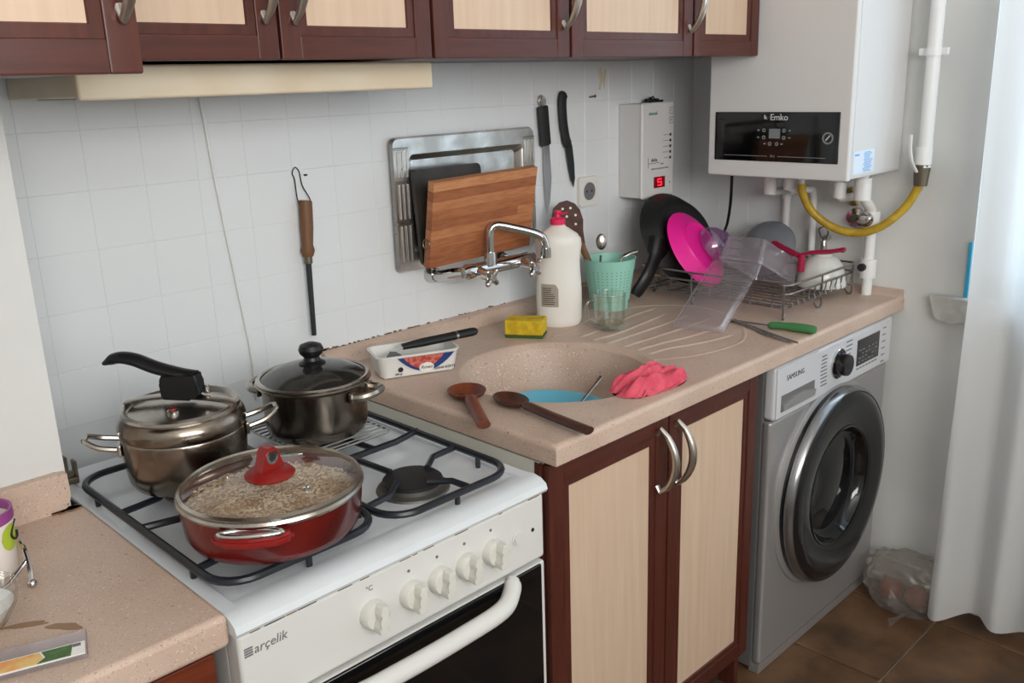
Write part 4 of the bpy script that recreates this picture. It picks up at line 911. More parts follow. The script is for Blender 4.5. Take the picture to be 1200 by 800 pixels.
# dish soap bottle
bt = thing('detergent_bottle', 'white detergent bottle with pink cap and small grey label', 'bottle', M=tr(-0.782, -0.166, H) @ RT)
prof = [(0.0, 0.0), (0.044, 0.0), (0.050, 0.004), (0.0535, 0.015), (0.0545, 0.06), (0.054, 0.10), (0.0515, 0.135), (0.0505, 0.155), (0.053, 0.178), (0.0555, 0.196), (0.054, 0.210), (0.045, 0.222), (0.030, 0.232), (0.019, 0.239), (0.0165, 0.243), (0.0165, 0.247), (0.0, 0.247)]
obj('body', LT(prof, seg=48, sy=0.62), 'bottle_white', bt, local=True)
obj('cap', LT([(0.0, 0.244), (0.0175, 0.244), (0.018, 0.256), (0.015, 0.259), (0.007, 0.261), (0.006, 0.270), (0.009, 0.272), (0.0085, 0.276), (0.0, 0.277)], seg=24), 'pink_cap', bt, local=True)
obj('cap_flap', TB([(0.0, 0, 0.271), (0.010, -0.006, 0.269), (0.022, -0.008, 0.272)], [0.006, 0.0055, 0.0035], seg=10, flat=0.6), 'pink_cap', bt, local=True)
def bottle_pt(x, z, off):
    # front (towards -y) surface of the oval body
    r = 0.0545; y = -0.62*r*math.sqrt(max(0.0, 1-(x/r)**2)); return V((x, y-off, z))
lb = nb(); g = []
for i in range(13):
    row = []
    for j in range(11):
        x = -0.043 + 0.040*i/12; z = 0.052 + 0.055*j/10
        if i > 9: z = min(z, 0.107 - 0.012*((i-9)/3)**2); 
        row.append(lb.verts.new(bottle_pt(x, z, 0.0006)))
    g.append(row)
for i in range(12):
    for j in range(10): lb.faces.new((g[i][j], g[i+1][j], g[i+1][j+1], g[i][j+1]))
bl = obj('label', lb, 'label_grey', bt, local=True, label='grey product label with tiny print')
lp_ = nb(); random.seed(4)
for k in range(9):
    z = 0.058 + k*0.0048; xa = -0.040; xb = -0.010 - random.uniform(0, 0.012); m = 6
    for q in range(m):
        a = xa + (xb-xa)*q/m; b_ = xa + (xb-xa)*(q+1)/m
        v = [lp_.verts.new(bottle_pt(p, zz, 0.0009)) for p, zz in ((a, z), (b_, z), (b_, z+0.0016), (a, z+0.0016))]; lp_.faces.new(v)
obj('label_print', lp_, 'ink', bl, local=True)
# sponge
sp = thing('sponge', 'yellow kitchen sponge with green scouring underside', 'sponge', M=tr(-0.902, -0.170, H) @ Matrix.Rotation(math.radians(-58), 4, 'Z'))
obj('scourer', B(-0.045, 0.045, -0.027, 0.027, 0.0, 0.008, bev=0.003), 'sponge_green', sp, local=True)
obj('foam', B(-0.045, 0.045, -0.0275, 0.0275, 0.007, 0.042, bev=0.004, seg=3), 'sponge_yellow', sp, local=True)
# plastic tub
tubt = thing('plastic_tub', 'white printed meatball tub holding black handled utensils', 'tub', M=tr(-1.238, -0.172, H) @ Matrix.Rotation(math.radians(-23), 4, 'Z'))
def tubwall(l0, w0, l1, w1, h, th):
    bm = nb()
    ring_faces(bm, [(rrect(-l0+0.01, l0-0.01, -w0+0.01, w0-0.01, 0.012, 4), 0.0), (rrect(-l0, l0, -w0, w0, 0.016, 4), 0.003), (rrect(-l1, l1, -w1, w1, 0.018, 4), h), (rrect(-l1-0.003, l1+0.003, -w1-0.003, w1+0.003, 0.02, 4), h), (rrect(-l1-0.003, l1+0.003, -w1-0.003, w1+0.003, 0.02, 4), h+0.003), (rrect(-l1+th, l1-th, -w1+th, w1-th, 0.016, 4), h+0.003), (rrect(-l0+th, l0-th, -w0+th, w0-th, 0.014, 4), th)], Matrix.Identity(4))
    bm.faces.ensure_lookup_table()
    return bm
tbm = tubwall(0.078, 0.042, 0.086, 0.048, 0.045, 0.002); box(tbm, -0.072, 0.072, -0.036, 0.036, 0.0006, 0.0024)
obj('tub_wall', tbm, 'white_plastic', tubt, local=True)
def tub_f(z): return Matrix(((1, 0, 0, 0), (0, -0.1305, -0.9914, -0.0432), (0, 0.9914, -0.1305, 0.003), (0, 0, 0, 1))) @ tr(0, 0, z)
def arc(x0, x1, y0, y1, n=14): return [(x0+(x1-x0)*k/n, y0 + (y1-y0)*(1-(2*k/n-1)**2)) for k in range(n+1)]
obj('print_band', prism(nb(), arc(-0.046, 0.074, 0.040, 0.006) + [(0.070, 0.040)], 0.0004, 0.0008, M=tub_f(0)), 'print_blue', tubt, local=True)
obj('print_picture', prism(nb(), arc(-0.034, 0.052, 0.040, 0.012) + [(0.05, 0.040)], 0.0008, 0.0012, M=tub_f(0)), 'print_meat', tubt, local=True)
obj('print_oval', prism(nb(), [(0.014+0.0155*math.cos(2*PI*k/24), 0.014+0.0105*math.sin(2*PI*k/24)) for k in range(24)], 0.0010, 0.0016, M=tub_f(0)), 'print_white', tubt, local=True)
text('Rmeo', 0.0105, tub_f(0.0017) @ tr(0.014, 0.0145, 0), 'ink', tubt, local=True, shear=0.3)
text('DANA K\u00d6FTE', 0.0072, tub_f(0.0004) @ tr(0.0535, 0.008, 0), 'ink', tubt, local=True)
text('500 gr', 0.006, tub_f(0.0004) @ tr(-0.044, 0.006, 0), 'ink', tubt, local=True)
obj('print_badge', prism(nb(), [(-0.040+0.0055*math.cos(2*PI*k/16), 0.0155+0.0055*math.sin(2*PI*k/16)) for k in range(16)], 0.0004, 0.0008, M=tub_f(0)), 'ink', tubt, local=True)
def on_tub(p): return tr(-1.238, -0.172, H) @ Matrix.Rotation(math.radians(-23), 4, 'Z') @ V(p)
ku = thing('kitchen_knife', 'black handled knife lying across the plastic tub', 'knife', tuple(on_tub((0.0, 0, 0.05))))
kp = [on_tub(p) for p in ((-0.020, 0.008, 0.050), (0.02, 0.006, 0.054), (0.085, 0.002, 0.060), (0.095, 0.002, 0.061))]
obj('handle', TB(kp, [0.009, 0.0125, 0.0125, 0.0125], seg=12, flat=0.7), 'soft_black', ku)
obj('collar', TB([on_tub((0.094, 0.002, 0.061)), on_tub((0.099, 0.002, 0.0615))], 0.0128, seg=12, flat=0.7), 'wire', ku)
obj('pommel', TB([on_tub((0.098, 0.002, 0.0614)), on_tub((0.128, 0.0, 0.064)), on_tub((0.138, 0.0, 0.065)), on_tub((0.142, 0, 0.065))], [0.0122, 0.0128, 0.011, 0.006], seg=12, flat=0.7), 'soft_black', ku)
obj('blade', TB([on_tub((-0.018, 0.008, 0.050)), on_tub((-0.05, 0.010, 0.036)), on_tub((-0.068, 0.012, 0.022))], [0.009, 0.010, 0.003], seg=8, flat=0.12), 'blade', ku)
kk = thing('kitchen_spatula', 'black plastic utensil head sitting inside the tub', 'utensil', tuple(on_tub((-0.04, 0, 0.01))))
obj('head', prism(nb(), [(-0.075, 0.006), (-0.066, 0.036), (-0.052, 0.052), (-0.040, 0.050), (-0.018, 0.034), (-0.022, 0.006)], -0.004, 0.003, M=tr(-1.238, -0.172, H) @ Matrix.Rotation(math.radians(-23), 4, 'Z') @ Matrix(((1, 0, 0, 0), (0, 0.35, 0.94, -0.030), (0, 0.94, -0.35, 0.0), (0, 0, 0, 1)))), 'black_plastic', kk)
obj('handle', TB([on_tub((-0.03, -0.012, 0.03)), on_tub((0.02, -0.014, 0.026)), on_tub((0.06, -0.014, 0.012))], 0.005, seg=8), 'black_plastic', kk)
# mint cutlery cup
cx, cy = -0.572, -0.15
cu = thing('cutlery_cup', 'mint green perforated plastic cutlery cup standing by the drainer', 'cup', (cx, cy, H))
obj('wall', LT([(0.0, 0.004), (0.042, 0.004), (0.043, 0.0), (0.0465, 0.0), (0.0475, 0.018), (0.0465, 0.022), (0.051, 0.024), (0.0665, 0.128), (0.068, 0.131), (0.0645, 0.131), (0.0485, 0.024), (0.0, 0.014)], seg=48), 'mint', cu, local=True)
ho = nb()
for k in range(-4, 5):
    for j in range(9):
        a = math.radians(-135 + k*11); z = 0.038 + j*0.008; r = 0.051 + (z-0.024)*0.0155/0.104 + 0.0003
        lathe(ho, [(0.0, 0.0004), (0.0013, 0.0004), (0.0013, -0.0006)], seg=6, M=tr(r*math.cos(a), r*math.sin(a), z) @ Matrix.Rotation(a, 4, 'Z') @ Matrix.Rotation(PI/2, 4, 'Y'))
o = obj('perforations', ho, 'ink_grey', cu, local=True); o['kind'] = 'stuff'
sl_ = thing('slotted_spatula', 'wooden handled spatula with dark perforated head in the mint cup', 'spatula', (-0.62, -0.14, 0.86))
SA, SB = V((-0.59, -0.150, 0.855)), V((-0.640, -0.112, 1.005))
obj('handle', TB([SA, SA.lerp(SB, 0.5), SB], [0.007, 0.0075, 0.009], seg=10, flat=0.55, up=(-0.7, -0.7, 0)), 'brown_wood', sl_)
Mh = frame_n(V((-0.664, -0.095, 1.062)), (-0.68, -0.70, 0.22)) 
hd = nb(); out = []
upv = (V((-0.664, -0.095, 1.062)) - SB).normalized(); nn = V((-0.68, -0.70, 0.22)); nn = (nn - upv*nn.dot(upv)).normalized(); rt = upv.cross(nn)
MH = Matrix(((rt.x, upv.x, nn.x, -0.664), (rt.y, upv.y, nn.y, -0.095), (rt.z, upv.z, nn.z, 1.062), (0, 0, 0, 1)))
prism(hd, [(-0.009, -0.072), (0.009, -0.072), (0.020, -0.040), (0.033, -0.015), (0.037, 0.010), (0.033, 0.030), (0.020, 0.046), (0.0, 0.051), (-0.020, 0.046), (-0.033, 0.030), (-0.037, 0.010), (-0.033, -0.015), (-0.020, -0.040)], -0.003, 0.003, M=MH)
sh = obj('head', hd, 'spoon_wood_dark', sl_)
hl = nb()
for x, y in ((-0.018, 0.026), (0.0, 0.034), (0.018, 0.026), (-0.021, 0.004), (0.021, 0.004), (0.0, 0.012), (-0.011, -0.016), (0.011, -0.016)): lathe(hl, [(0.0, 0.0036), (0.0032, 0.0036), (0.0032, 0.0028)], seg=10, M=MH @ tr(x, y, 0))
obj('holes', hl, 'print_white', sh)
tsn = thing('teaspoon', 'steel teaspoon standing bowl up in the mint cup', 'spoon', (-0.58, -0.14, 0.86))
obj('handle', TB([(-0.596, -0.132, 0.85), (-0.580, -0.128, 0.965)], [0.0022, 0.0032], seg=8), 'steel', tsn)
obj('bowl', sph(nb(), (0, 0, 0), 1.0, 16), 'steel', tsn).data.transform(Matrix.Translation(V((-0.5825, -0.122, 0.996)) - V((-0.58, -0.14, 0.86))) @ V((-0.7, -0.7, 0.1)).to_track_quat('Z', 'Y').to_matrix().to_4x4() @ Matrix.Diagonal((0.014, 0.021, 0.005, 1)))
tf = thing('serving_spoon', 'steel spoon handle sticking out sideways from the mint cup', 'spoon', (-0.56, -0.16, 0.86))
obj('handle', TB(spline([(-0.560, -0.152, 0.86), (-0.545, -0.160, 0.945), (-0.525, -0.172, 0.966), (-0.500, -0.185, 0.972)], 5), [0.003]*8+[0.006]*6+[0.007, 0.004], seg=10, flat=0.45), 'steel', tf)
# glass mug
gm = thing('glass_mug', 'empty clear glass mug with handle beside the sink', 'mug', (-0.738, -0.285, H+0.0035))
obj('wall', LT([(0.0, 0.0), (0.033, 0.0), (0.035, 0.003), (0.0365, 0.03), (0.038, 0.083), (0.037, 0.085), (0.0355, 0.083), (0.034, 0.03), (0.032, 0.010), (0.0, 0.008)], seg=40), 'glass', gm, local=True)
ga = math.radians(160); gc, gs = math.cos(ga), math.sin(ga)
obj('handle', TB(spline([(0.036*gc, 0.036*gs, 0.072), (0.056*gc, 0.056*gs, 0.070), (0.062*gc, 0.062*gs, 0.05), (0.054*gc, 0.054*gs, 0.028), (0.035*gc, 0.035*gs, 0.018)], 5), 0.0045, seg=10), 'glass', gm, local=True)
obj('dregs', LT([(0.0, 0.0105), (0.0318, 0.0115), (0.032, 0.013), (0.0, 0.0135)], seg=32), 'coffee', gm, local=True)
# wooden spoons
def wood_spoon(label, bowl, end, bw, bl, m, name='wooden_spoon', zb=0.0, ze=0.006, hw=0.009):
    b = V(bowl); e = V(end); d = (e-b); L_ = d.length; ang = math.atan2(d.y, d.x)
    pitch = math.atan2(e.z-b.z, math.hypot(d.x, d.y))
    t = thing(name, label, 'spoon', M=tr(*b) @ Matrix.Rotation(ang, 4, 'Z') @ Matrix.Rotation(-pitch, 4, 'Y'))
    bm = nb()   # oval cupped bowl
    n = 28; prof = [(1.0, 0.014), (0.96, 0.0155), (0.88, 0.0135), (0.6, 0.0075), (0.3, 0.005), (0.0, 0.0045)]
    prof2 = [(1.0, 0.014), (0.9, 0.007), (0.6, 0.002), (0.3, 0.0), (0.0, 0.0)]
    for P in (prof, prof2): lathe(bm, P, seg=n, sx=bl, sy=bw)
    bmesh.ops.remove_doubles(bm, verts=bm.verts, dist=1e-5)
    obj('bowl', bm, m, t, local=True)
    pts = [(bl*0.80, 0, 0.0115), (bl*1.15, 0, 0.0115), (L_*0.6, 0, 0.010), (L_, 0, 0.010)]
    obj('handle', TB(spline(pts, 4), [0.011, 0.010, 0.0085, 0.0085] + [hw]*9, seg=12, flat=0.6), m, t, local=True)
    return t
wood_spoon('reddish wooden spoon with wide bowl lying beside the sink', (-1.283, -0.385, H+0.0005), (-1.392, -0.548, H+0.007), 0.037, 0.044, 'spoon_wood', hw=0.0125)
wood_spoon('dark wooden spoon with long handle overhanging the counter corner', (-1.262, -0.482, H+0.0005), (-1.292, -0.694, H+0.004), 0.027, 0.043, 'spoon_wood_dark', hw=0.0115)
# pink cloth
cb = nb(); random.seed(31)
NU, NV = 44, 30; grid = []
for i in range(NU+1):
    row = []
    for j in range(NV+1):
        u = i/NU*2-1; v = j/NV*2-1
        rr = max(abs(u), abs(v))**2
        k = 1 - 0.12*math.sin(3*math.atan2(v, u)+1.1)*rr - 0.3*(u*u*v*v)
        x = 0.088*u*k; y = 0.052*v*k*(1.0-0.35*u)
        hgt = 0.030*max(0.0, 1-max(abs(u), abs(v))**3.2)
        fold = 0.0062*math.sin(9.5*v + 2.2*u + 2.2*noise.noise(V((u*1.3, v*1.3, 2)))) + 0.003*math.sin(24*v - 4*u + 3*noise.noise(V((u*1.2, v*1.2, 9)))) + 0.003*noise.noise(V((u*3, v*3, 7)))
        z = max(0.0012, hgt*(0.8+0.5*noise.noise(V((u*1.5, v*1.5, 4)))) + fold*min(1, (1-rr)*4+0.1))
        row.append(cb.verts.new((x, y, z)))
    grid.append(row)
for i in range(NU):
    for j in range(NV): cb.faces.new((grid[i][j], grid[i+1][j], grid[i+1][j+1], grid[i][j+1]))
rim = [grid[i][0] for i in range(NU+1)] + [grid[NU][j] for j in range(1, NV+1)] + [grid[i][NV] for i in range(NU-1, -1, -1)] + [grid[0][j] for j in range(NV-1, 0, -1)]
cb.faces.new(list(reversed(rim)))
single('dish_cloth', cb, 'cloth_pink', 'crumpled pink dish cloth on the counter edge by the sink', 'cloth', M=tr(-1.003, -0.602, H) @ Matrix.Rotation(math.radians(-6), 4, 'Z'), angle=80)
# sink contents
bpn = nb(); lathe(bpn, [(0.0, 0.0), (0.055, 0.0), (0.060, 0.006), (0.088, 0.030), (0.100, 0.034), (0.101, 0.036), (0.087, 0.034), (0.058, 0.010), (0.0, 0.006)], seg=44)
single('blue_plate', bpn, 'blue_plate', 'light blue deep plate lying in the sink', 'plate', M=tr(-1.055, -0.405, H-0.145) @ Matrix.Rotation(math.radians(7), 4, 'Y') @ tr(0, 0, 0.040))
sp_ = thing('teaspoon', 'thin steel teaspoon resting on the blue plate in the sink', 'spoon', (-1.0, -0.42, H-0.09))
obj('handle', TB([(-0.997, -0.41, 0.737), (-0.93, -0.40, 0.765), (-0.905, -0.398, 0.778)], [0.0024, 0.004, 0.0055], seg=8, flat=0.5), 'steel', sp_)
obj('bowl', sph(nb(), (-1.01, -0.412, 0.7325), 0.014, 14, sc=(1.3, 1, 0.35)), 'steel', sp_)

# dish rack
RX0, RX1, RY0, RY1 = -0.425, -0.067, -0.570, -0.135
dk = thing('dish_rack', 'chrome wire dish rack full of washed dishes at the counter end', 'dish rack', (-0.235, -0.35, H))
def wireobj(name, paths, r=0.0026): 
    bm = nb()
    for p, c in paths: tube(bm, p, r, seg=6, closed=c)
    return obj(name, bm, 'wire', dk)
zt_, zl_ = 0.915, 0.858
wireobj('top_frame', [([(x, y, zt_) for x, y in rrect(RX0, RX1, RY0, RY1, 0.02, 4)], True), ([(x, y, zt_-0.022) for x, y in rrect(RX0+.002, RX1-.002, RY0+.002, RY1-.002, 0.02, 4)], True)], 0.0028)
wireobj('base_frame', [([(x, y, zl_) for x, y in rrect(RX0+.01, RX1-.01, RY0+.01, RY1-.01, 0.02, 4)], True), ([(RX0+.01, -0.35, zl_), (RX1-.01, -0.35, zl_)], False)], 0.0026)
for k in range(12):
    x = RX0 + 0.025 + (RX1-RX0-0.05)*k/11
    wireobj('cross_wire', [(spline([(x, RY0, zt_-0.022), (x, RY0+0.004, zl_+0.014), (x, RY0+0.018, zl_), (x, -0.35, zl_), (x, RY1-0.018, zl_), (x, RY1-0.004, zl_+0.014), (x, RY1, zt_-0.022)], 3), False)], 0.0018)
for k in range(7):
    y = RY0 + 0.04 + (RY1-RY0-0.08)*k/6
    wireobj('divider_wire', [(spline([(RX0, y, zt_-0.022), (RX0+0.004, y, zl_+0.012), (RX0+0.02, y, zl_), (RX1-0.02, y, zl_), (RX1-0.004, y, zl_+0.012), (RX1, y, zt_-0.022)], 3), False)], 0.0018)
for x, y in ((RX0, RY0+0.01), (-0.255, RY0), (RX1, RY0+0.01), (RX0, -0.30), (RX0+0.06, RY1), (RX1, RY1-0.01)):
    ins = 1 if x < -0.3 else -1
    wireobj('leg', [(spline([(x, y, zt_), (x, y, 0.87), (x, y, H+0.006), (x+ins*0.012, y+0.004, H+0.003), (x+ins*0.022, y+0.008, H+0.016)], 3), False)], 0.0027)
wireobj('handle_loop', [(spline([(RX1, -0.235, zt_), (RX1+0.006, -0.225, zt_+0.018), (RX1+0.008, -0.195, zt_+0.022), (RX1+0.006, -0.165, zt_+0.018), (RX1, -0.155, zt_)], 4), False)], 0.0027)
# frying pan
PN = V((-0.08, -0.86, 0.50)).normalized()
PCN = V((-0.293, -0.170, 0.978))
fp = thing('frying_pan', 'black frying pan propped upright against the wall, handle down', 'frying pan', M=frame_n(PCN, PN))
obj('body', LT([(0.0, 0.030), (0.085, 0.030), (0.098, 0.026), (0.118, 0.006), (0.132, -0.008), (0.134, -0.010), (0.129, -0.009), (0.114, 0.003), (0.094, 0.022), (0.0, 0.026)], seg=56), 'cast_black', fp, local=True)
obj('base_disc', LT([(0.0, 0.031), (0.080, 0.031), (0.082, 0.029)], seg=48), 'soft_black', fp, local=True)
INV = frame_n(PCN, PN).inverted()
hpts = [INV @ V(p) for p in ((-0.398, -0.182, 0.979), (-0.432, -0.188, 0.940), (-0.468, -0.190, 0.898), (-0.494, -0.172, 0.850))]
obj('handle', TB(spline(hpts, 5), [0.034, 0.032, 0.029, 0.026, 0.022, 0.0195, 0.0185] + [0.0175]*8 + [0.014], seg=14, flat=0.55, up=(0, 0, 1)), 'black_plastic', fp, local=True)
PN2 = V((0.10, -0.83, 0.55)).normalized()
mp_ = nb(); lathe(mp_, [(0.0, 0.018), (0.062, 0.018), (0.066, 0.022), (0.069, 0.0215), (0.072, 0.016), (0.100, 0.003), (0.110, -0.002), (0.111, -0.004), (0.100, 0.0), (0.070, 0.012), (0.0, 0.0145)], seg=56)
single('plastic_plate', mp_, 'magenta', 'bright magenta plastic plate leaning on the frying pan', 'plate', M=frame_n(V((-0.330, -0.250, 0.958)), PN2))
vb = nb(); lathe(vb, [(0.052, -0.002), (0.048, 0.010), (0.038, 0.026), (0.024, 0.034), (0.018, 0.036), (0.018, 0.041), (0.021, 0.042), (0.014, 0.041), (0.0, 0.038)], seg=40)
single('glass_bowl', vb, 'violet_glass', 'small clear glass bowl upturned on the magenta plate', 'bowl', M=frame_n(V((-0.297, -0.275, 0.962)) + PN2*0.008, PN2))
# containers
def clear_box(name, label, L_, W_, D_, M):
    """open tub: local x length, y width, z depth, opening downward"""
    t = thing(name, label, 'container', M=M); th = 0.0016
    bm = nb()
    ring_faces(bm, [(rrect(-L_/2, L_/2, -W_/2, W_/2, 0.008, 3), 0.0), (rrect(-L_/2+.004, L_/2-.004, -W_/2+.004, W_/2-.004, 0.008, 3), D_-0.003), (rrect(-L_/2+.007, L_/2-.007, -W_/2+.007, W_/2-.007, 0.006, 3), D_)], Matrix.Identity(4))
    bm.faces.ensure_lookup_table()
    bm.faces.new([v for v in bm.verts if abs(v.co.z-D_) < 1e-6])
    obj('shell', bm, 'clear_plastic', t, local=True)
    rb = nb(); ring_faces(rb, [(rrect(-L_/2, L_/2, -W_/2, W_/2, 0.008, 3), 0.0), (rrect(-L_/2-.004, L_/2+.004, -W_/2-.004, W_/2+.004, 0.01, 3), 0.0), (rrect(-L_/2-.004, L_/2+.004, -W_/2-.004, W_/2+.004, 0.01, 3), 0.005), (rrect(-L_/2, L_/2, -W_/2, W_/2, 0.008, 3), 0.006)], Matrix.Identity(4))
    obj('rim', rb, 'clear_plastic', t, local=True)
    return t
u_ = V((0.9, 0, -0.436)).normalized(); w_ = V((0.436, 0, 0.9)).normalized(); v_ = V((0, 1, 0))
topc = V((-0.3415, -0.401, 1.007)) + u_*0.104 - w_*0.064
clear_box('food_container', 'clear plastic food container upturned on top of the dish rack', 0.205, 0.118, 0.064, Matrix(((u_.x, 0, w_.x, topc.x), (0, 1, 0, topc.y), (u_.z, 0, w_.z, topc.z), (0, 0, 0, 1))))
a_ = V((-0.630, -0.458, 0.844)); b_ = V((-0.376, -0.401, 0.950)); u2 = (b_-a_).normalized(); s2 = V((0.0, 0, 1)).cross(u2).normalized(); n2 = u2.cross(s2).normalized()
mid = (a_+b_)/2 - n2*0.010
clear_box('food_container', 'clear plastic food container propped slanting between counter and rack', (b_-a_).length, 0.118, 0.010, Matrix(((u2.x, s2.x, n2.x, mid.x), (u2.y, s2.y, n2.y, mid.y), (u2.z, s2.z, n2.z, mid.z), (0, 0, 0, 1))))
gb = nb(); lathe(gb, [(0.105, 0.0), (0.104, 0.014), (0.092, 0.042), (0.066, 0.064), (0.035, 0.074), (0.0, 0.076), ], seg=48); lathe(gb, [(0.105, 0.0), (0.1015, 0.0), (0.1, 0.013), (0.089, 0.039), (0.064, 0.061), (0.0, 0.072)], seg=48)
single('mixing_bowl', gb, 'grey_glass', 'smoky grey bowl leaning upturned against the end wall', 'bowl', M=frame_n(V((-0.094, -0.325, 0.930)), (-0.85, 0.0, 0.53)) @ Matrix.Diagonal((0.77, 0.77, 0.68, 1)))
wb = nb(); lathe(wb, [(0.082, 0.0), (0.083, 0.003), (0.079, 0.022), (0.066, 0.046), (0.046, 0.060), (0.034, 0.064), (0.034, 0.069), (0.030, 0.069), (0.029, 0.064), (0.0, 0.064)], seg=48); lathe(wb, [(0.082, 0.0), (0.079, 0.001), (0.075, 0.02), (0.062, 0.043), (0.0, 0.058)], seg=48)
single('soup_bowl', wb, 'porcelain', 'white glazed soup bowl upturned on the rack corner', 'bowl', M=frame_n(V((-0.133, -0.507, 0.8595)), (0.0, 0.0, 1.0)) @ Matrix.Diagonal((0.765, 0.765, 1.24, 1)))
rs_ = thing('plastic_sieve', 'raspberry red plastic sieve handle lying over the white bowl', 'sieve', (-0.2, -0.48, 0.93))
obj('handle', TB(spline([(-0.185, -0.464, 0.940), (-0.165, -0.490, 0.948), (-0.145, -0.530, 0.952), (-0.133, -0.556, 0.957), (-0.131, -0.566, 0.957)], 5), [0.008]*5 + [0.0105]*10 + [0.012]*5 + [0.007], seg=10, flat=0.5), 'raspberry', rs_)
obj('frame', TB(spline([(-0.186, -0.466, 0.941), (-0.176, -0.436, 0.948), (-0.165, -0.405, 0.955), (-0.156, -0.378, 0.962)], 5), [0.012]*16, seg=10, flat=0.5), 'raspberry', rs_)
obj('bracket', TB([(-0.183, -0.474, 0.943), (-0.185, -0.474, 0.900)], [0.010, 0.009], seg=10), 'raspberry', rs_)
# cutlery in front of the rack
kg = thing('paring_knife', 'small knife with green handle lying by the dish rack', 'knife', (-0.5, -0.6, H))
obj('handle', TB(spline([(-0.507, -0.568, H+0.008), (-0.500, -0.60, H+0.0105), (-0.492, -0.645, H+0.0105), (-0.489, -0.676, H+0.010)], 4), [0.005]+[0.0105]*5+[0.0125]*6+[0.0105], seg=12, flat=0.8), 'green_handle', kg)
obj('blade', prism(nb(), [(-0.509, -0.572), (-0.500, -0.574), (-0.508, -0.50), (-0.512, -0.455), (-0.518, -0.50)], H+0.0065, H+0.0080), 'blade', kg)
fk = thing('fork', 'steel fork lying under the green handled knife', 'fork', (-0.56, -0.55, H))
obj('handle', TB([(-0.506, -0.47, H+0.003), (-0.530, -0.53, H+0.004), (-0.545, -0.567, H+0.003)], [0.005, 0.003, 0.004], seg=8, flat=0.4), 'steel', fk)
obj('neck', prism(nb(), [(-0.548, -0.562), (-0.538, -0.568), (-0.541, -0.585), (-0.561, -0.577)], H+0.0015, H+0.0035), 'steel', fk)
for k in range(4):
    p = V((-0.559 + 0.0055*k, -0.5775 - 0.0022*k, H+0.0025)); obj('tine', TB([p, p + V((-0.012, -0.024, 0.0)), p + V((-0.020, -0.040, 0.002))], [0.0017, 0.0016, 0.0009], seg=6), 'steel', fk)
tk = thing('table_knife', 'plain steel table knife poking over the counter edge', 'knife', (-0.57, -0.62, H))
obj('blade', prism(nb(), [(-0.527, -0.545), (-0.537, -0.543), (-0.580, -0.630), (-0.592, -0.692), (-0.582, -0.684), (-0.562, -0.630)], H+0.0038, H+0.0054), 'blade', tk)
obj('handle', TB([(-0.531, -0.546, H+0.0046), (-0.517, -0.505, H+0.006), (-0.510, -0.48, H+0.007)], [0.0035, 0.005, 0.0045], seg=8, flat=0.5), 'steel', tk)

# ------------------------------------------------------------------ things on the left counter
mg = thing('mug', 'white mug with purple rim and lime swirl decoration', 'mug', M=tr(-2.117, -0.417, H) @ Matrix.Diagonal((1, 1, 0.8, 1)))
obj('wall', LT([(0.0, 0.0), (0.030, 0.0), (0.033, 0.003), (0.037, 0.06), (0.0385, 0.088), (0.0385, 0.105), (0.0365, 0.105), (0.035, 0.06), (0.030, 0.008), (0.0, 0.006)], seg=44), 'mug_white', mg, local=True)
obj('rim_band', LT([(0.0386, 0.088), (0.0392, 0.089), (0.0392, 0.1055), (0.036, 0.1055), (0.036, 0.09), (0.0386, 0.088)], seg=44), 'purple_rim', mg, local=True)
def mug_patch(a0, a1, z0, z1, f, m, off=0.0006, n=14):
    bm = nb(); g = []
    for i in range(n+1):
        t = i/n; a = math.radians(a0+(a1-a0)*t); lo, hi = f(t)
        row = []
        for q in range(5):
            z = z0 + (z1-z0)*(lo+(hi-lo)*q/4); r = 0.033 + (z-0.003)*0.0655/0.9 * 0.9 + off
            r = 0.033 + (z-0.003)*(0.0055/0.085) + off + 0.0003
            row.append(bm.verts.new((r*math.cos(a), r*math.sin(a), z)))
        g.append(row)
    for i in range(n):
        for q in range(4): bm.faces.new((g[i][q], g[i+1][q], g[i+1][q+1], g[i][q+1]))
    return obj('decoration', bm, m, mg, local=True)
mug_patch(-70, -25, 0.042, 0.085, lambda t: (0.5-0.5*math.sqrt(max(0, 1-(2*t-1)**2)), 0.5+0.5*math.sqrt(max(0, 1-(2*t-1)**2))), 'lime')
sw = [V(((0.0385)*math.cos(math.radians(a)), 0.0385*math.sin(math.radians(a)), z)) for a, z in ((-20, 0.082), (-38, 0.078), (-47, 0.066), (-38, 0.056), (-24, 0.055), (-10, 0.060))]
obj('decoration', TB(spline(sw, 5), 0.0016, seg=6), 'ink', mg, local=True)
wr_ = thing('wire_stand', 'chrome wire stand with ball foot beside the mug', 'stand', (-2.09, -0.49, H))
obj('leg', TB(spline([(-2.083, -0.448, 0.872), (-2.084, -0.464, 0.866), (-2.087, -0.483, 0.85), (-2.0905, -0.494, 0.838)], 5), 0.003, seg=8), 'chrome', wr_)
obj('ball_foot', sph(nb(), (-2.0905, -0.495, 0.8355), 0.0058, 14), 'chrome', wr_)
obj('cross_bar', TB([(-2.0855, -0.474, 0.858), (-2.112, -0.480, 0.838), (-2.15, -0.498, 0.835)], 0.0026, seg=8), 'chrome', wr_)
sg_ = thing('sugar_bowl', 'small glass bowl of white sugar on the left counter', 'bowl', (-2.168, -0.548, H))
obj('wall', LT([(0.0, 0.0), (0.024, 0.0), (0.034, 0.008), (0.046, 0.028), (0.050, 0.048), (0.0485, 0.0485), (0.044, 0.029), (0.032, 0.011), (0.0, 0.004)], seg=40), 'glass', sg_, local=True)
obj('sugar', LT([(0.0, 0.005), (0.031, 0.0115), (0.043, 0.030), (0.03, 0.034), (0.0, 0.037)], seg=32), 'sugar', sg_, local=True)
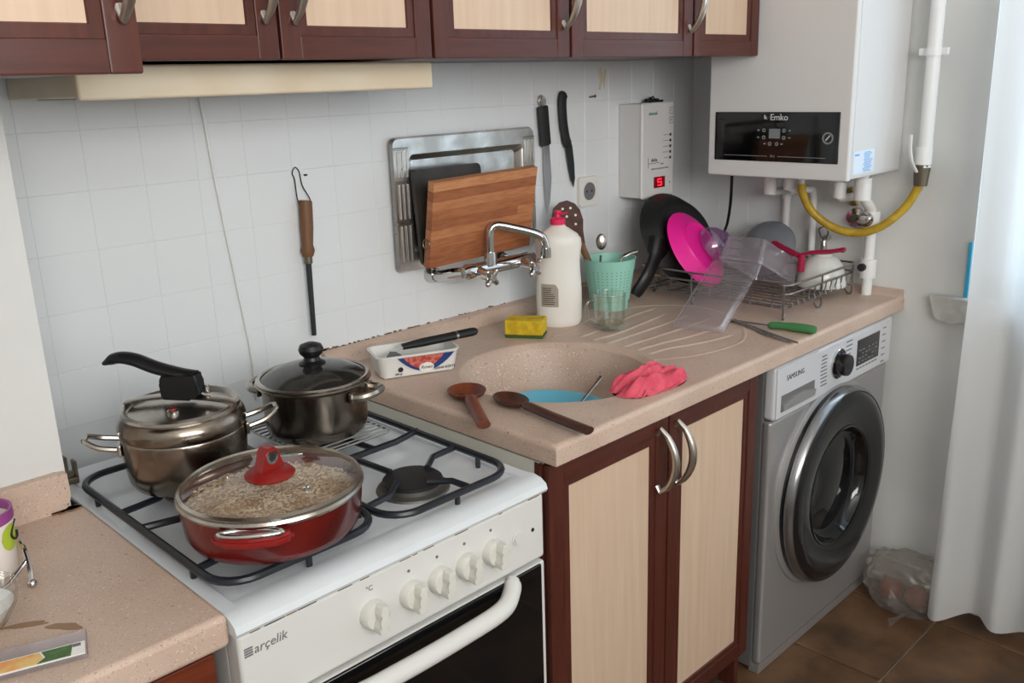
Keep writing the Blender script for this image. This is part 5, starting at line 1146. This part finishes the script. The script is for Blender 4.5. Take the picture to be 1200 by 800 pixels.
pk = thing('spice_packet', 'clear plastic packet with printed vegetable picture strip at counter edge', 'packet', M=tr(-2.155, -0.650, H) @ Matrix.Rotation(math.radians(-19), 4, 'Z'))
obj('sleeve', B(-0.09, 0.066, -0.022, 0.030, 0.0004, 0.0055, bev=0.0012, seg=1), 'clear_plastic', pk, local=True)
obj('card', B(-0.088, 0.064, -0.021, 0.004, 0.0058, 0.0068), 'print_white', pk, local=True)
obj('print_green', prism(nb(), [(0.018, -0.019), (0.050, -0.019), (0.052, 0.002), (0.022, 0.002), (0.026, -0.01)], 0.0068, 0.0072), 'packet_green', pk, local=True)
obj('print_orange', prism(nb(), [(-0.035, -0.019), (0.018, -0.019), (0.024, -0.01), (0.020, 0.002), (-0.028, 0.002)], 0.0068, 0.0072), 'packet_orange', pk, local=True)
obj('print_red', prism(nb(), [(-0.085, -0.019), (-0.036, -0.019), (-0.029, 0.002), (-0.085, 0.002)], 0.0068, 0.0072), 'packet_red', pk, local=True)
obj('print_barcode', B(0.052, 0.060, -0.004, 0.002, 0.0067, 0.0071), 'ink_grey', pk, local=True)

# ------------------------------------------------------------------ curtain
cv = nb(); NZ, NY = 60, 150; g = []
rod_z = 2.32
for i in range(NZ+1):
    t = i/NZ; z = 0.012 + (rod_z-0.012)*t
    row = []
    for j in range(NY+1):
        s = j/NY
        edge = -0.862 - 0.018*t - 0.010*math.sin(t*5.0) - 0.02*max(0.0, 0.3-t) + 0.012*math.sin(9*t+1)*max(0, 0.4-t)
        y = edge - 1.42*s
        amp = 0.022 + 0.018*(1-t)
        x = -0.075 - 0.045*(1-t)**1.5 - amp*math.sin(s*62 + 1.6*math.sin(3*t+s*4) + 0.3) - 0.5*amp*math.sin(s*27 + 2*t + 1.0) - 0.012*noise.noise(V((s*14, t*7, 1.5)))
        x = min(x, -0.03)
        zz = z + (0.02*math.sin(s*21)+0.02)*max(0, 1-t*14) * (1 if t < 0.07 else 0)
        row.append(cv.verts.new((x, y, zz)))
    g.append(row)
for i in range(NZ):
    for j in range(NY): cv.faces.new((g[i][j], g[i][j+1], g[i+1][j+1], g[i+1][j]))
cur = single('curtain', cv, 'curtain', 'long white sheer curtain hanging over the window to the floor', 'curtain', origin=(-0.08, -1.5, 0.01), angle=180)
cr_ = thing('curtain_rod', 'white curtain rod above the window carrying the sheer curtain', 'curtain rod', (-0.08, -1.55, 2.33))
obj('rod', TB([(-0.08, -0.78, 2.33), (-0.08, -2.32, 2.33)], 0.012, seg=14), 'pvc', cr_)
for y in (-0.80, -2.30): obj('bracket', B(-0.085, -0.001, y-0.008, y+0.008, 2.322, 2.338), 'pvc', cr_)

# ------------------------------------------------------------------ bag of onions on the floor
for k, (x, y, r) in enumerate(((-0.094, -0.744, 0.033), (-0.094, -0.816, 0.033))):
    ob = nb(); lathe(ob, [(0.0, -r*0.92), (r*0.5, -r*0.82), (r*0.9, -r*0.4), (r, 0.0), (r*0.88, r*0.45), (r*0.5, r*0.8), (r*0.18, r*0.98), (r*0.1, r*1.25), (0.0, r*1.28)], seg=24)
    single('onion', ob, 'onion', ('brown onion in the plastic bag, nearer the washing machine', 'brown onion in the plastic bag, nearer the curtain')[k], 'onion', group='onions in the plastic bag', M=tr(x, y, 0.037) @ Matrix.Rotation((-0.5, 0.35)[k], 4, 'X'))
bgt = thing('plastic_bag', 'crumpled see-through plastic bag of onions on the floor tiles', 'bag', (-0.10, -0.77, 0.0))
bm = nb(); bmesh.ops.create_icosphere(bm, subdivisions=5, radius=1.0)
for v in bm.verts:
    p = v.co.copy(); d = 1 + 0.12*noise.noise(p*1.6) + 0.20*(abs(noise.noise(p*3.2+V((3, 1, 2))))) + 0.06*noise.noise(p*8) - 0.04
    p = V([math.copysign(abs(c)**0.72, c) for c in p])
    q = V((p.x*0.064, p.y*0.100, p.z*0.074))*d
    if p.z < -0.72: q.z = -0.072
    v.co = V((-0.095, -0.782, 0.074)) + q
    v.co.z = max(v.co.z, 0.002); v.co.x = min(v.co.x, -0.016); v.co.y = min(v.co.y, -0.667)
obj('pouch', bm, 'bag_plastic', bgt, angle=180)
fl = nb(); NU, NV = 34, 18; g = []
for i in range(NU+1):
    row = []
    for j in range(NV+1):
        a = -2.5 + 2.6*i/NU; t = j/NV
        r = 0.035 + 0.045*t
        x = -0.175 + r*math.cos(a)*0.9*1.0 - 0.02*t; y = -0.762 + r*math.sin(a); z = 0.012 + 0.055*t*(0.6+0.4*math.sin(a*3)) + 0.012*noise.noise(V((a*2, t*3, 5)))
        row.append(fl.verts.new((x, y, max(0.002, z))))
    g.append(row)
for i in range(NU):
    for j in range(NV): fl.faces.new((g[i][j], g[i+1][j], g[i+1][j+1], g[i][j+1]))
obj('flap', fl, 'bag_plastic', bgt, angle=180)
